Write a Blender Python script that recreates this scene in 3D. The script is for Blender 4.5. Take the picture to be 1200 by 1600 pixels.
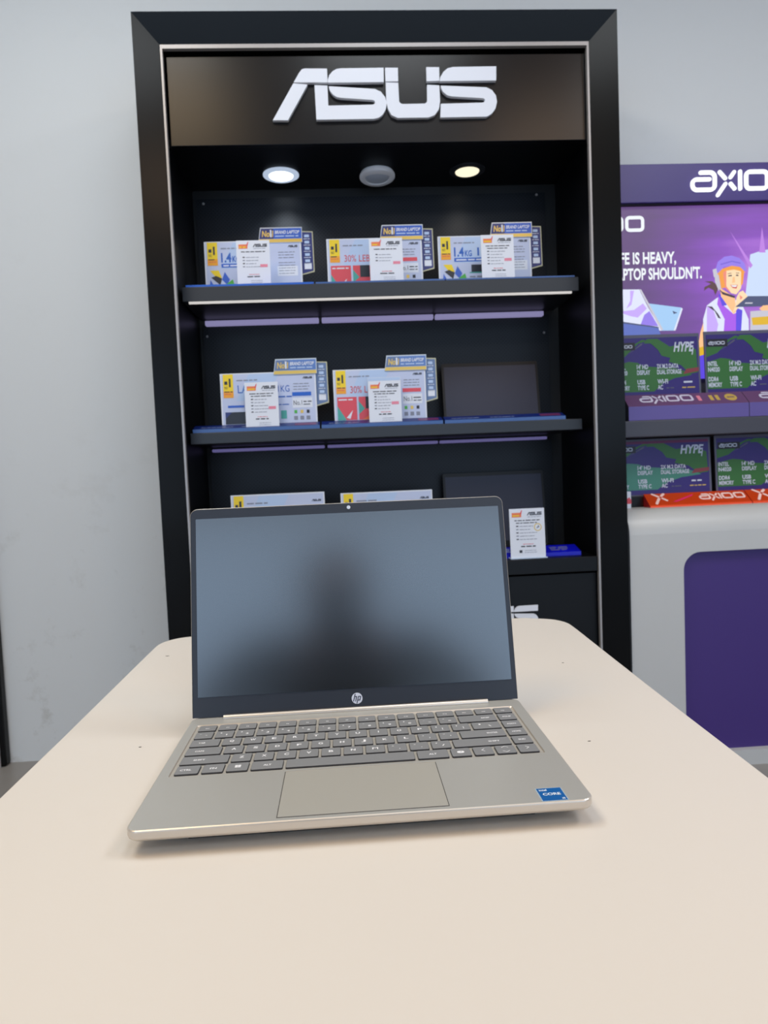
import bpy, bmesh, math, random
from mathutils import Vector, Matrix
from mathutils.geometry import tessellate_polygon
for o in list(bpy.data.objects): bpy.data.objects.remove(o)
random.seed(4)
C = bpy.context.scene
COL = C.collection
T = 0.72            # table top height above the floor; heights below are measured from the table top

# ------------------------------------------------------------------ camera
cam = bpy.data.cameras.new('camera'); cam_ob = bpy.data.objects.new('camera', cam); COL.objects.link(cam_ob)
R_ = Vector((0.99745774, -0.0577271, -0.04178087)); U_ = Vector((0.04506515, 0.05681397, 0.99736719)); F_ = Vector((0.05520138, 0.99671448, -0.05927102))
M = Matrix((R_, U_, -F_)).transposed().to_4x4(); M.translation = Vector((0, 0, 0.25418 + T))
cam_ob.matrix_world = M
cam.sensor_fit = 'VERTICAL'; cam.sensor_height = 36.0; cam.lens = 1082.6 / 1600 * 36
cam.clip_start = 0.01
cam.dof.use_dof = True; cam.dof.focus_distance = 0.58; cam.dof.aperture_fstop = 17.0
C.camera = cam_ob
# ------------------------------------------------------------------ world, lights, exposure
C.view_settings.view_transform = 'Standard'; C.view_settings.look = 'None'
C.view_settings.exposure = 0.0; C.view_settings.gamma = 1.0; C.view_settings.use_curve_mapping = False
w = bpy.data.worlds.new('daylight'); C.world = w; w.use_nodes = True
bg = w.node_tree.nodes['Background']; bg.inputs['Color'].default_value = (0.55, 0.74, 1.0, 1); bg.inputs['Strength'].default_value = 2.1

def area(name, loc, size, power, color, rot=(0, 0, 0), sy=None, spread=180):
    l = bpy.data.lights.new(name, 'AREA'); l.energy = power; l.color = color; l.size = size
    if sy: l.shape = 'RECTANGLE'; l.size_y = sy
    l.spread = math.radians(spread)
    o = bpy.data.objects.new(name, l); o.location = (loc[0], loc[1], loc[2] + T); o.rotation_euler = rot; COL.objects.link(o); return o
CEIL = 2.42
LAMPS = [(-0.95, 1.05, 19, (0.88, 0.96, 1.0), 0.8), (0.3, 0.75, 11, (0.92, 0.97, 1.0), 0.7), (2.0, 0.5, 26, (0.94, 0.97, 1.0), 0.8),
         (-1.1, 0.1, 21, (1.0, 0.70, 0.36), 1.0), (1.45, -0.45, 12, (1.0, 0.66, 0.40), 0.8), (0.9, -1.8, 18, (0.95, 0.97, 1.0), 0.8)]  # unseen lamps; warm pair placed for brown reflections on the black unit
for x, y, p, c, sz in LAMPS:
    area('ceiling_lamp_light', (x, y, CEIL - 0.06), sz, p, c)

# ------------------------------------------------------------------ helpers
def lin(c):
    return tuple(((v / 255) / 12.92 if v / 255 <= 0.04045 else ((v / 255 + 0.055) / 1.055) ** 2.4) for v in c)
MATS = {}
def mat(name, rgb, rough=0.5, metal=0.0, emit=0.0, spec=0.5, ior=None, alpha=None, trans=0.0, noise=0.0, nscale=8.0, bump=0.0):
    m = bpy.data.materials.new(name); m.use_nodes = True; nt = m.node_tree; b = nt.nodes['Principled BSDF']
    c = lin(rgb) + (1,)
    b.inputs['Base Color'].default_value = c; b.inputs['Roughness'].default_value = rough; b.inputs['Metallic'].default_value = metal
    b.inputs['Specular IOR Level'].default_value = spec
    if ior: b.inputs['IOR'].default_value = ior
    if trans: b.inputs['Transmission Weight'].default_value = trans
    if emit:
        b.inputs['Emission Color'].default_value = c; b.inputs['Emission Strength'].default_value = emit
        b.inputs['Base Color'].default_value = (0.02, 0.02, 0.02, 1)
    if noise or bump:
        tc = nt.nodes.new('ShaderNodeTexCoord'); n = nt.nodes.new('ShaderNodeTexNoise'); n.inputs['Scale'].default_value = nscale
        n.inputs['Detail'].default_value = 6
        nt.links.new(tc.outputs['Object'], n.inputs['Vector'])
        if noise:
            r = nt.nodes.new('ShaderNodeValToRGB'); r.color_ramp.elements[0].position = 0.3; r.color_ramp.elements[1].position = 0.7
            r.color_ramp.elements[0].color = tuple(v * (1 - noise) for v in c[:3]) + (1,); r.color_ramp.elements[1].color = c
            nt.links.new(n.outputs['Fac'], r.inputs['Fac']); nt.links.new(r.outputs['Color'], b.inputs['Base Color'])
        if bump:
            bp = nt.nodes.new('ShaderNodeBump'); bp.inputs['Strength'].default_value = bump; bp.inputs['Distance'].default_value = 0.001
            nt.links.new(n.outputs['Fac'], bp.inputs['Height']); nt.links.new(bp.outputs['Normal'], b.inputs['Normal'])
    MATS[name] = m; return m

class Fr:
    """a flat frame: origin, u axis, v axis; the normal faces the viewer of the print"""
    def __init__(s, o, u=(1, 0, 0), v=(0, 0, 1)):
        s.o = Vector(o); s.u = Vector(u).normalized(); s.v = Vector(v).normalized(); s.n = s.u.cross(s.v)
    def p(s, a, b, d=0.0): return s.o + s.u * a + s.v * b + s.n * d

_txt = {}
def text_geo(s, bold):
    k = (s, bold)
    if k in _txt: return _txt[k]
    cu = bpy.data.curves.new('t', 'FONT'); cu.body = s; cu.size = 1.0; cu.offset = 0.03 if bold else 0.0; cu.resolution_u = 3
    ob = bpy.data.objects.new('t', cu); COL.objects.link(ob)
    dg = bpy.context.evaluated_depsgraph_get(); ev = ob.evaluated_get(dg); me = ev.to_mesh()
    vs = [tuple(v.co) for v in me.vertices]; fs = [tuple(p.vertices) for p in me.polygons]
    ev.to_mesh_clear(); bpy.data.objects.remove(ob); bpy.data.curves.remove(cu)
    xs = [v[0] for v in vs] or [0, 1]; x0 = min(xs); x1 = max(xs)
    _txt[k] = (vs, fs, x0, x1); return _txt[k]

class MB:
    def __init__(s): s.v = []; s.f = []; s.m = []; s.mats = []
    def mi(s, m):
        if m not in s.mats: s.mats.append(m)
        return s.mats.index(m)
    def add(s, vs, fs, m):
        b = len(s.v); s.v += [Vector(v) for v in vs]; i = s.mi(m)
        for f in fs: s.f.append([b + k for k in f]); s.m.append(i)
    def addbm(s, bm, m):
        bm.verts.ensure_lookup_table()
        for i, v in enumerate(bm.verts): v.index = i
        s.add([v.co.copy() for v in bm.verts], [[v.index for v in f.verts] for f in bm.faces], m); bm.free()
    def box(s, x0, x1, y0, y1, z0, z1, m, bev=0.0, seg=2):
        bm = bmesh.new(); bmesh.ops.create_cube(bm, size=1)
        bmesh.ops.scale(bm, vec=(x1 - x0, y1 - y0, z1 - z0), verts=bm.verts)
        bmesh.ops.translate(bm, vec=((x0 + x1) / 2, (y0 + y1) / 2, (z0 + z1) / 2), verts=bm.verts)
        if bev: bmesh.ops.bevel(bm, geom=bm.edges[:], offset=bev, segments=seg, affect='EDGES', profile=0.5)
        s.addbm(bm, m)
    def prism(s, fr, pts, d0, d1, m):
        """polygon in the frame (u,v), from depth d0 to d1 along the normal"""
        ar = sum(pts[i][0] * pts[(i + 1) % len(pts)][1] - pts[(i + 1) % len(pts)][0] * pts[i][1] for i in range(len(pts)))
        if ar < 0: pts = pts[::-1]
        n = len(pts)
        if n > 4:
            tri = [tuple(t) for t in tessellate_polygon([[Vector((a, b, 0)) for a, b in pts]])]
            fx = []
            for t in tri:
                (ax, ay), (bx, by), (cx, cy) = (pts[k] for k in t)
                fx.append(t if (bx - ax) * (cy - ay) - (by - ay) * (cx - ax) > 0 else t[::-1])
            tri = fx
        else: tri = [tuple(range(n))]
        if d1 == d0: s.add([fr.p(a, b, d0) for a, b in pts], tri, m); return
        V = [fr.p(a, b, min(d0, d1)) for a, b in pts] + [fr.p(a, b, max(d0, d1)) for a, b in pts]
        s.add(V, [tuple(k + n for k in t) for t in tri] + [t[::-1] for t in tri] + [(i, (i + 1) % n, n + (i + 1) % n, n + i) for i in range(n)], m)
    def rect(s, fr, a0, b0, a1, b1, d, m, thick=0.0):
        s.prism(fr, [(a0, b0), (a1, b0), (a1, b1), (a0, b1)], d, d + thick, m)
    def text(s, fr, t, a, b, h, m, d=0.0004, width=None, align='l', bold=False, shear=0.0):
        """cap height h, baseline at b"""
        vs, fs, x0, x1 = text_geo(t, bold); k = h / 0.72; kx = k
        if width: kx = width / max(1e-6, (x1 - x0))
        W = (x1 - x0) * kx; off = {'l': 0, 'c': -W / 2, 'r': -W}[align]
        s.add([fr.p(a + off + (v[0] - x0) * kx + shear * v[1] * k, b + v[1] * k, d) for v in vs], fs, m)
    def dashes(s, fr, a, b, W, h, m, d=0.0004, seed=0):
        """a line of print too small to read"""
        r = random.Random(seed * 77 + int(a * 1e4) + int(b * 1e4)); x = a
        while x < a + W - h:
            L = min(r.uniform(1.2, 4.5) * h, a + W - x)
            s.rect(fr, x, b, x + L, b + h * 0.55, d, m); x += L + h * 0.55
    def loft(s, rings, m, cap0=True, cap1=True):
        n = len(rings[0]); vs = [p for r in rings for p in r]; fs = []
        for j in range(len(rings) - 1):
            for i in range(n):
                a = j * n + i; b = j * n + (i + 1) % n; fs.append((a, b, b + n, a + n))
        if cap0: fs.append(tuple(range(n))[::-1])
        if cap1: fs.append(tuple((len(rings) - 1) * n + i for i in range(n)))
        s.add(vs, fs, m)
    def cyl(s, p0, p1, r0, r1, m, n=24, cap=True):
        p0 = Vector(p0); p1 = Vector(p1); ax = (p1 - p0).normalized(); t = Vector((1, 0, 0)) if abs(ax.x) < 0.9 else Vector((0, 1, 0))
        e = ax.cross(t).normalized(); g = ax.cross(e)
        s.loft([[p + e * (r * math.cos(2 * math.pi * i / n)) + g * (r * math.sin(2 * math.pi * i / n)) for i in range(n)] for p, r in ((p0, r0), (p1, r1))], m, cap, cap)
    def lathe(s, c, prof, m, n=40, tilt=0.0):
        """rings (r, z) round a vertical axis through c"""
        c = Vector(c)
        R = Matrix.Rotation(tilt, 3, 'X')
        s.loft([[c + R @ Vector((r * math.cos(2 * math.pi * i / n), r * math.sin(2 * math.pi * i / n), z)) for i in range(n)] for r, z in prof], m)
    def build(s, name, parent=None, smooth=False, origin=None):
        me = bpy.data.meshes.new(name)
        if parent is not None:
            off = Vector((0, 0, 0)) if parent.get('_local') else parent_origin(parent)
        else:
            if origin is None:
                xs = [v.x for v in s.v]; ys = [v.y for v in s.v]; zs = [v.z for v in s.v]
                origin = ((min(xs) + max(xs)) / 2, (min(ys) + max(ys)) / 2, min(zs))
            off = Vector(origin)
        me.from_pydata([v - off for v in s.v], [], s.f)
        for i, m in enumerate(s.mats): me.materials.append(MATS[m])
        for p, i in zip(me.polygons, s.m): p.material_index = i; p.use_smooth = smooth
        me.update()
        o = bpy.data.objects.new(name, me); COL.objects.link(o)
        if parent is not None: o.parent = parent
        else: o.location = off + Vector((0, 0, T))
        ORG[o.name] = off
        if smooth:
            md = o.modifiers.new('ws', 'EDGE_SPLIT'); md.split_angle = math.radians(35)
        return o
ORG = {}
def parent_origin(p): return ORG[p.name]
def tag(o, label, cat, group=None, kind=None):
    o['label'] = label; o['category'] = cat
    if group: o['group'] = group
    if kind: o['kind'] = kind
    return o
def thing(name, loc, label, cat, group=None, rotz=0.0, local=False):
    o = bpy.data.objects.new(name, None); COL.objects.link(o); o.location = (loc[0], loc[1], loc[2] + T); o.rotation_euler = (0, 0, rotz)
    o.empty_display_size = 0.05
    ORG[o.name] = Vector((0, 0, 0)) if local else Vector(loc)
    return tag(o, label, cat, group)
def struct(o): o['kind'] = 'structure'; return o
def rrect(x0, x1, y0, y1, r, n=6):
    pts = []
    for cx, cy, a in ((x1 - r, y0 + r, -90), (x1 - r, y1 - r, 0), (x0 + r, y1 - r, 90), (x0 + r, y0 + r, 180)):
        for i in range(n + 1):
            t = math.radians(a + 90 * i / n); pts.append((cx + r * math.cos(t), cy + r * math.sin(t)))
    return pts

# ------------------------------------------------------------------ materials
def wall_material(name, base, low):
    m = bpy.data.materials.new(name); m.use_nodes = True; nt = m.node_tree; b = nt.nodes['Principled BSDF']; b.inputs['Roughness'].default_value = 0.55
    tc = nt.nodes.new('ShaderNodeTexCoord')
    n1 = nt.nodes.new('ShaderNodeTexNoise'); n1.inputs['Scale'].default_value = 1.3; n1.inputs['Detail'].default_value = 3
    n2 = nt.nodes.new('ShaderNodeTexNoise'); n2.inputs['Scale'].default_value = 7; n2.inputs['Detail'].default_value = 8; n2.inputs['Roughness'].default_value = 0.7
    geo = nt.nodes.new('ShaderNodeNewGeometry'); sx = nt.nodes.new('ShaderNodeSeparateXYZ'); nt.links.new(geo.outputs['Position'], sx.inputs[0])
    for n in (n1, n2): nt.links.new(geo.outputs['Position'], n.inputs['Vector'])
    st = nt.nodes.new('ShaderNodeValToRGB'); st.color_ramp.elements[0].position = 0.56; st.color_ramp.elements[1].position = 0.80
    nt.links.new(n2.outputs['Fac'], st.inputs['Fac'])
    # scuffs gather on the lowest metre of the wall
    mr = nt.nodes.new('ShaderNodeMapRange'); mr.inputs['From Min'].default_value = 1.15; mr.inputs['From Max'].default_value = 0.0; mr.inputs['To Min'].default_value = 0.06; mr.inputs['To Max'].default_value = 0.8
    nt.links.new(sx.outputs['Z'], mr.inputs['Value'])
    mu = nt.nodes.new('ShaderNodeMath'); mu.operation = 'MULTIPLY'; nt.links.new(st.outputs['Color'], mu.inputs[0]); nt.links.new(mr.outputs['Result'], mu.inputs[1])
    mx = nt.nodes.new('ShaderNodeMix'); mx.data_type = 'RGBA'; mx.inputs[6].default_value = lin(base) + (1,); mx.inputs[7].default_value = lin(low) + (1,)
    nt.links.new(mu.outputs[0], mx.inputs[0]); nt.links.new(mx.outputs[2], b.inputs['Base Color'])
    bp = nt.nodes.new('ShaderNodeBump'); bp.inputs['Strength'].default_value = 0.15; bp.inputs['Distance'].default_value = 0.004
    nt.links.new(n2.outputs['Fac'], bp.inputs['Height']); nt.links.new(bp.outputs['Normal'], b.inputs['Normal'])
    MATS[name] = m
wall_material('wall_paint', (214, 215, 214), (150, 142, 128))
mat('floor_tile', (150, 146, 142), 0.35, noise=0.12, nscale=3)
mat('ceiling_paint', (196, 170, 146), 0.8)
mat('dark_wood', (96, 62, 40), 0.4, noise=0.4, nscale=5)
mat('table_laminate', (220, 215, 208), 0.42, spec=0.35, noise=0.025, nscale=1.5)
mat('table_edge', (225, 220, 212), 0.5)
mat('steel', (170, 170, 172), 0.35, 1.0)
mat('black_frame', (14, 14, 14), 0.24, spec=0.17, noise=0.2, nscale=4)
mat('black_board', (8, 9, 12), 0.4, spec=0.25)
mat('black_matte', (8, 8, 10), 0.6)
mat('header_panel', (12, 11, 14), 0.26, spec=0.33)
mat('shelf_front', (34, 37, 43), 0.42, noise=0.1, nscale=5)
mat('trim_silver', (165, 160, 158), 0.4, 0.3)
mat('logo_white', (226, 228, 236), 0.35, emit=0.0)
mat('tube_glow', (164, 158, 208), 0.4, emit=0.6)
mat('tube_glow_dim', (110, 104, 160), 0.4, emit=0.6)
mat('strip_white', (235, 230, 225), 0.4, emit=0.75)
mat('lamp_on', (235, 248, 255), 0.4, emit=3.0)
mat('lamp_warm', (255, 246, 214), 0.4, emit=1.1)
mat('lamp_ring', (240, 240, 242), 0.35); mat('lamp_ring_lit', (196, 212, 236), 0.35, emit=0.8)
mat('lamp_ring_dark', (40, 42, 46), 0.3)
mat('mirror_cup', (205, 212, 222), 0.3, 0.2)
mat('paper', (218, 221, 230), 0.35)
mat('paper_blue', (176, 196, 226), 0.35)
mat('paper_lilac', (188, 196, 222), 0.35)
mat('acrylic_edge', (190, 205, 225), 0.2)
mat('yellow', (238, 205, 20), 0.4); mat('orange_tag', (236, 158, 30), 0.4)
mat('ink', (38, 40, 52), 0.5); mat('ink_grey', (130, 134, 150), 0.5); mat('ink_blue', (30, 90, 180), 0.5); mat('ink_red', (205, 60, 60), 0.5)
mat('band_blue', (20, 90, 190), 0.4); mat('print_blue', (40, 90, 190), 0.35); mat('print_navy', (35, 45, 110), 0.35)
mat('print_red', (214, 72, 84), 0.4); mat('print_teal', (70, 160, 150), 0.4); mat('print_green', (70, 170, 60), 0.4)
mat('print_pink', (222, 130, 150), 0.4); mat('print_orange', (232, 112, 50), 0.4); mat('print_black', (28, 32, 44), 0.4)
mat('gold', (214, 180, 90), 0.35, 0.3); mat('pale_gold', (188, 184, 150), 0.35); mat('silver_edge', (198, 204, 210), 0.3, 0.2)
mat('tag_orange', (228, 120, 70), 0.4)
mat('strip_blue', (14, 36, 108), 0.35); mat('strip_blue_light', (58, 92, 150), 0.35); mat('strip_pink', (110, 50, 95), 0.35)
mat('deep_blue', (10, 14, 190), 0.35)
mat('screen_dark', (54, 56, 72), 0.35, ior=1.4, spec=0.35); mat('laptop_black', (9, 9, 12), 0.4, spec=0.3); mat('navy_sheen', (96, 118, 158), 0.35); mat('print_blue_sheen', (88, 122, 186), 0.35)  # last two: print colours with the acrylic's reflection painted in
# near laptop
mat('aluminium', (184, 185, 182), 0.42, 0.35, bump=0.03, nscale=900)
mat('aluminium_edge', (214, 206, 196), 0.3, 0.5)
mat('touchpad', (183, 182, 175), 0.45, 0.3)
mat('key_grey', (130, 133, 137), 0.5); mat('key_legend', (236, 238, 244), 0.5)
mat('key_side', (52, 53, 58), 0.5); mat('key_well', (178, 176, 170), 0.45, 0.2); mat('groove', (70, 68, 66), 0.6)
mat('bezel', (40, 44, 54), 0.4); mat('display_glass', (8, 9, 11), 0.2, spec=0.5, ior=2.25)
mat('rubber', (30, 30, 32), 0.8); mat('cam_white', (220, 228, 240), 0.4); mat('hp_white', (222, 226, 240), 0.4); mat('hp_ink', (36, 40, 66), 0.4)
mat('sticker_blue', (8, 92, 165), 0.35); mat('sticker_edge', (170, 190, 205), 0.35); mat('sticker_white', (225, 238, 250), 0.4)
# purple stand
mat('purple_box', (74, 58, 128), 0.4); mat('purple_panel', (64, 42, 116), 0.42); mat('solid_white', (196, 196, 194), 0.4, noise=0.03, nscale=3)
mat('shelf_grey', (66, 66, 76), 0.45); mat('plinth_purple', (96, 82, 150), 0.4); mat('sign_maroon', (98, 62, 104), 0.4)
mat('sign_white', (240, 242, 246), 0.4, emit=1.3); mat('sign_lilac', (205, 200, 220), 0.4)
mat('orange_acrylic', (200, 62, 16), 0.3); mat('orange_edge', (255, 84, 30), 0.3, emit=0.7); mat('orange_side', (196, 36, 40), 0.3); mat('sign_pale', (250, 208, 200), 0.4); mat('magenta', (232, 40, 110), 0.4)
mat('card_indigo', (44, 26, 110), 0.4); mat('card_green', (46, 104, 44), 0.4); mat('card_teal', (62, 128, 110), 0.4); mat('card_frame', (86, 86, 104), 0.35)
mat('card_ink', (200, 205, 220), 0.4); mat('card_black', (20, 18, 34), 0.4); mat('card_red', (130, 50, 60), 0.4); mat('card_wine', (110, 26, 84), 0.4)

def em(name, rgb, k=1.0): mat(name, rgb, 0.5, emit=k)
def poster_material():
    m = bpy.data.materials.new('poster_purple'); m.use_nodes = True; nt = m.node_tree; b = nt.nodes['Principled BSDF']
    b.inputs['Base Color'].default_value = (0.02, 0.02, 0.02, 1); b.inputs['Roughness'].default_value = 0.4
    geo = nt.nodes.new('ShaderNodeNewGeometry'); sub = nt.nodes.new('ShaderNodeVectorMath'); sub.operation = 'DISTANCE'
    nt.links.new(geo.outputs['Position'], sub.inputs[0]); sub.inputs[1].default_value = (1.50, 2.40, 0.86 + T)
    r = nt.nodes.new('ShaderNodeValToRGB'); e = r.color_ramp.elements
    e[0].position = 0.0; e[0].color = lin((215, 150, 235)) + (1,); e[1].position = 0.47; e[1].color = lin((104, 74, 130)) + (1,)
    for p, c in ((0.08, (186, 120, 232)), (0.18, (150, 86, 206)), (0.30, (126, 78, 168))):
        x = e.new(p); x.color = lin(c) + (1,)
    n = nt.nodes.new('ShaderNodeTexNoise'); n.inputs['Scale'].default_value = 3; mp = nt.nodes.new('ShaderNodeVectorMath'); mp.operation = 'MULTIPLY'; mp.inputs[1].default_value = (1, 1, 9)
    nt.links.new(geo.outputs['Position'], mp.inputs[0]); nt.links.new(mp.outputs[0], n.inputs['Vector'])
    ad = nt.nodes.new('ShaderNodeMath'); ad.operation = 'MULTIPLY_ADD'; ad.inputs[1].default_value = 0.16
    sb = nt.nodes.new('ShaderNodeMath'); sb.operation = 'SUBTRACT'; sb.inputs[1].default_value = 0.08
    nt.links.new(sub.outputs['Value'], sb.inputs[0]); nt.links.new(n.outputs['Fac'], ad.inputs[0]); nt.links.new(sb.outputs[0], ad.inputs[2])
    nt.links.new(ad.outputs[0], r.inputs['Fac']); nt.links.new(r.outputs['Color'], b.inputs['Emission Color']); b.inputs['Emission Strength'].default_value = 0.85
    MATS['poster_purple'] = m
poster_material()
em('p_white', (235, 240, 245), 1.05); em('p_shadow', (70, 52, 110)); em('p_violet', (170, 90, 235)); em('p_lilac', (200, 170, 250)); em('p_pale', (225, 230, 252)); em('p_sky', (165, 205, 245))
em('p_skin', (255, 196, 140)); em('p_skin_lit', (255, 222, 178)); em('p_orange', (245, 160, 60)); em('p_dark', (62, 48, 66)); em('p_blue', (92, 70, 225)); em('p_hair', (90, 60, 62)); em('p_helmet', (150, 125, 235)); em('p_helmet2', (120, 98, 215))
em('p_navy', (74, 82, 118)); em('p_ray', (190, 130, 228)); em('p_glow', (205, 222, 250)); em('p_yellow', (225, 180, 30)); em('p_blush', (240, 140, 120)); em('p_lip', (205, 80, 80)); em('p_grey', (200, 198, 212)); em('p_keys', (92, 110, 190)); em('p_green', (140, 130, 60))

# perforated metal: rows of little round holes
def perforated():
    m = bpy.data.materials.new('perforated'); m.use_nodes = True; nt = m.node_tree; b = nt.nodes['Principled BSDF']; b.inputs['Roughness'].default_value = 0.4
    geo = nt.nodes.new('ShaderNodeNewGeometry'); s = nt.nodes.new('ShaderNodeSeparateXYZ'); nt.links.new(geo.outputs['Position'], s.inputs[0])
    def M_(op, a, b_=None, c=None):
        n = nt.nodes.new('ShaderNodeMath'); n.operation = op
        for i, v in enumerate((a, b_, c)):
            if v is None: continue
            if isinstance(v, (int, float)): n.inputs[i].default_value = v
            else: nt.links.new(v, n.inputs[i])
        return n.outputs[0]
    P = 0.0125
    row = M_('FLOOR', M_('DIVIDE', s.outputs['Z'], P * 0.5))
    sh = M_('MULTIPLY', M_('MODULO', row, 2.0), 0.5)
    fx = M_('SUBTRACT', M_('FRACT', M_('ADD', M_('DIVIDE', s.outputs['X'], P), sh)), 0.5)
    fz = M_('MULTIPLY', M_('SUBTRACT', M_('FRACT', M_('DIVIDE', s.outputs['Z'], P * 0.5)), 0.5), 0.5)
    d = M_('SQRT', M_('ADD', M_('MULTIPLY', fx, fx), M_('MULTIPLY', fz, fz)))
    hole = M_('LESS_THAN', d, 0.2)
    mx = nt.nodes.new('ShaderNodeMix'); mx.data_type = 'RGBA'; mx.inputs[6].default_value = lin((20, 22, 29)) + (1,); mx.inputs[7].default_value = lin((6, 7, 9)) + (1,)
    nt.links.new(hole, mx.inputs[0]); nt.links.new(mx.outputs[2], b.inputs['Base Color'])
    b.inputs['Specular IOR Level'].default_value = 0.25; MATS['perforated'] = m
perforated()

# ------------------------------------------------------------------ room
WALL = 2.47; FL = -T
mb = MB(); mb.box(-4.2, 4.2, -4.6, WALL + 0.1, FL - 0.06, FL, 'floor_tile'); struct(mb.build('floor'))
mb = MB(); mb.box(-4.2, 4.2, WALL, WALL + 0.12, FL, CEIL + 0.1, 'wall_paint'); struct(mb.build('wall_back'))
mb = MB(); mb.box(-4.3, -4.2, -4.6, WALL + 0.12, FL, CEIL + 0.1, 'wall_paint'); struct(mb.build('wall_left'))
mb = MB(); mb.box(4.2, 4.3, -4.6, WALL + 0.12, FL, CEIL + 0.1, 'wall_paint'); struct(mb.build('wall_right'))
mb = MB(); mb.box(-4.3, 4.3, -4.6, WALL + 0.12, CEIL, CEIL + 0.1, 'ceiling_paint'); struct(mb.build('ceiling'))
# dark post standing against the wall at the far left
mb = MB(); mb.box(-1.50, -1.219, 2.43, WALL, FL, 2.0, 'black_frame', 0.008); mb.box(-1.245, -1.235, 2.425, 2.432, FL, FL + 0.09, 'trim_silver', 0.002)  # silver strip stands in for a highlight at the post's foot
struct(mb.build('trim_1'))

# ------------------------------------------------------------------ the black shelving unit
D = 2.058
XL, XR, ZT = -0.5385, 0.855, 1.569
IL, IR, IZ = -0.470, 0.779, 1.4956   # inner opening at Y = D+.03
cab = thing('display_cabinet', (0.155, 2.26, FL), 'tall black shelving unit holding the promo displays, big white letters across its top', 'display cabinet')
yb = D + 0.032
def frame_board(pts_out, pts_in, name):
    """one mitred board of the frame: outer edge forward, inner edge set back"""
    m = MB(); o0, o1 = pts_out; i0, i1 = pts_in
    V = [(o0[0], D, o0[1]), (o1[0], D, o1[1]), (i1[0], yb, i1[1]), (i0[0], yb, i0[1])]
    W = [(o0[0], 2.11, o0[1]), (o1[0], 2.11, o1[1]), (i1[0], 2.11, i1[1]), (i0[0], 2.11, i0[1])]
    m.add(V + W, [(0, 1, 2, 3), (7, 6, 5, 4), (0, 4, 5, 1), (1, 5, 6, 2), (2, 6, 7, 3), (3, 7, 4, 0)], 'black_frame')
    return m.build(name, cab)
frame_board(((XL, ZT), (XL, FL)), ((IL, IZ), (IL, FL)), 'frame_board')
frame_board(((XR, ZT), (XL, ZT)), ((IR, IZ), (IL, IZ)), 'frame_board')
frame_board(((XR, FL), (XR, ZT)), ((IR, FL), (IR, IZ)), 'frame_board')
m = MB(); m.box(IL, IL + 0.006, yb - 0.004, yb + 0.01, FL, IZ, 'trim_silver'); m.box(IR - 0.006, IR, yb - 0.004, yb + 0.01, FL, IZ, 'trim_silver')
m.box(IL + 0.006, IR - 0.006, yb - 0.004, yb + 0.01, IZ - 0.011, IZ, 'trim_silver'); t = m.build('trim_strip', cab); t['label'] = 'thin silver edging round the opening'
m = MB(); m.box(XL, IL, 2.11, WALL - 0.002, FL, ZT - 0.002, 'black_board'); m.build('side_panel', cab)
m = MB(); m.box(IR, XR - 0.001, 2.11, WALL - 0.002, FL, ZT - 0.002, 'black_board'); m.build('side_panel', cab)
m = MB(); m.box(IL, IR, 2.11, WALL - 0.002, IZ - 0.005, ZT - 0.002, 'black_board'); m.build('top_panel', cab)
m = MB(); m.box(IL, IR, WALL - 0.03, WALL - 0.002, FL, IZ - 0.005, 'black_matte'); m.build('back_panel', cab)
HY = 2.105
m = MB(); m.box(IL + 0.012, IR - 0.006, HY, HY + 0.018, 1.222, 1.472, 'header_panel', 0.001); m.build('header_panel', cab)
m = MB(); m.box(IL, IR, HY + 0.02, WALL - 0.03, 1.226, 1.25, 'black_board'); m.build('canopy_board', cab)

def asus(m, fr, W, d0, d1, material, sub=None):
    """the five-letter-piece maker mark, W wide, lower left corner at the frame's origin"""
    z2 = lambda L: [(1133.4 + 1.0556 * a, 1.0556 * b) for a, b in L]
    P = [[(250, 235), (300, 146), (330, 108), (360, 100), (583, 100), (590, 235)],
         [(245, 245), (388, 257), (192, 605), (40, 605)],
         [(1155, 90), (1158, 230), (592, 237), (592, 210), (605, 165), (640, 125), (680, 103), (720, 97)],
         [(458, 262), (588, 266), (598, 462), (1045, 452), (1065, 445), (1072, 430), (1065, 412), (1045, 405), (720, 385), (680, 376), (645, 355), (618, 322), (605, 290), (603, 272),
          (1070, 298), (1130, 325), (1175, 380), (1190, 440), (1180, 500), (1150, 550), (1110, 580), (1060, 592), (478, 600)],
         z2([(35, 85), (158, 85), (162, 210), (40, 212)]), z2([(432, 78), (557, 78), (562, 205), (437, 210)]),
         z2([(42, 222), (163, 225), (173, 395), (183, 412), (205, 422), (420, 418), (438, 408), (445, 392), (442, 242), (562, 248), (570, 400), (560, 470), (520, 525), (460, 548), (160, 552), (100, 525), (65, 465), (50, 400)]),
         z2([(1113, 68), (1115, 200), (565, 208), (570, 170), (600, 120), (640, 88), (690, 76)]),
         z2([(578, 420), (985, 408), (1003, 402), (1010, 387), (1003, 372), (985, 366), (680, 350), (640, 340), (600, 310), (580, 275), (575, 250), (1020, 265), (1075, 290), (1115, 340), (1127, 400), (1115, 460), (1080, 510), (1030, 540), (575, 548)])]
    k = W / 2260.0
    for L in P:
        m.prism(fr, [((a - 0.05 * (b - 100) - 15) * k, (608 - (b + 0.0127 * a)) * k) for a, b in L], d0, d1, material)
m = MB(); fr = Fr((-0.160, HY - 0.001, 1.284)); asus(m, fr, 0.652, 0.0, 0.012, 'logo_white'); t = m.build('logo_lettering', cab); t['label'] = 'large raised white lettering on the header'
m = MB(); m.box(IL + 0.013, 0.738, WALL - 0.045, WALL - 0.032, 0.85, 1.1935, 'perforated'); m.build('perforated_panel', cab)
m = MB(); m.box(IL + 0.013, 0.738, WALL - 0.045, WALL - 0.032, 0.41, 0.775, 'perforated'); m.build('perforated_panel', cab)
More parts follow.
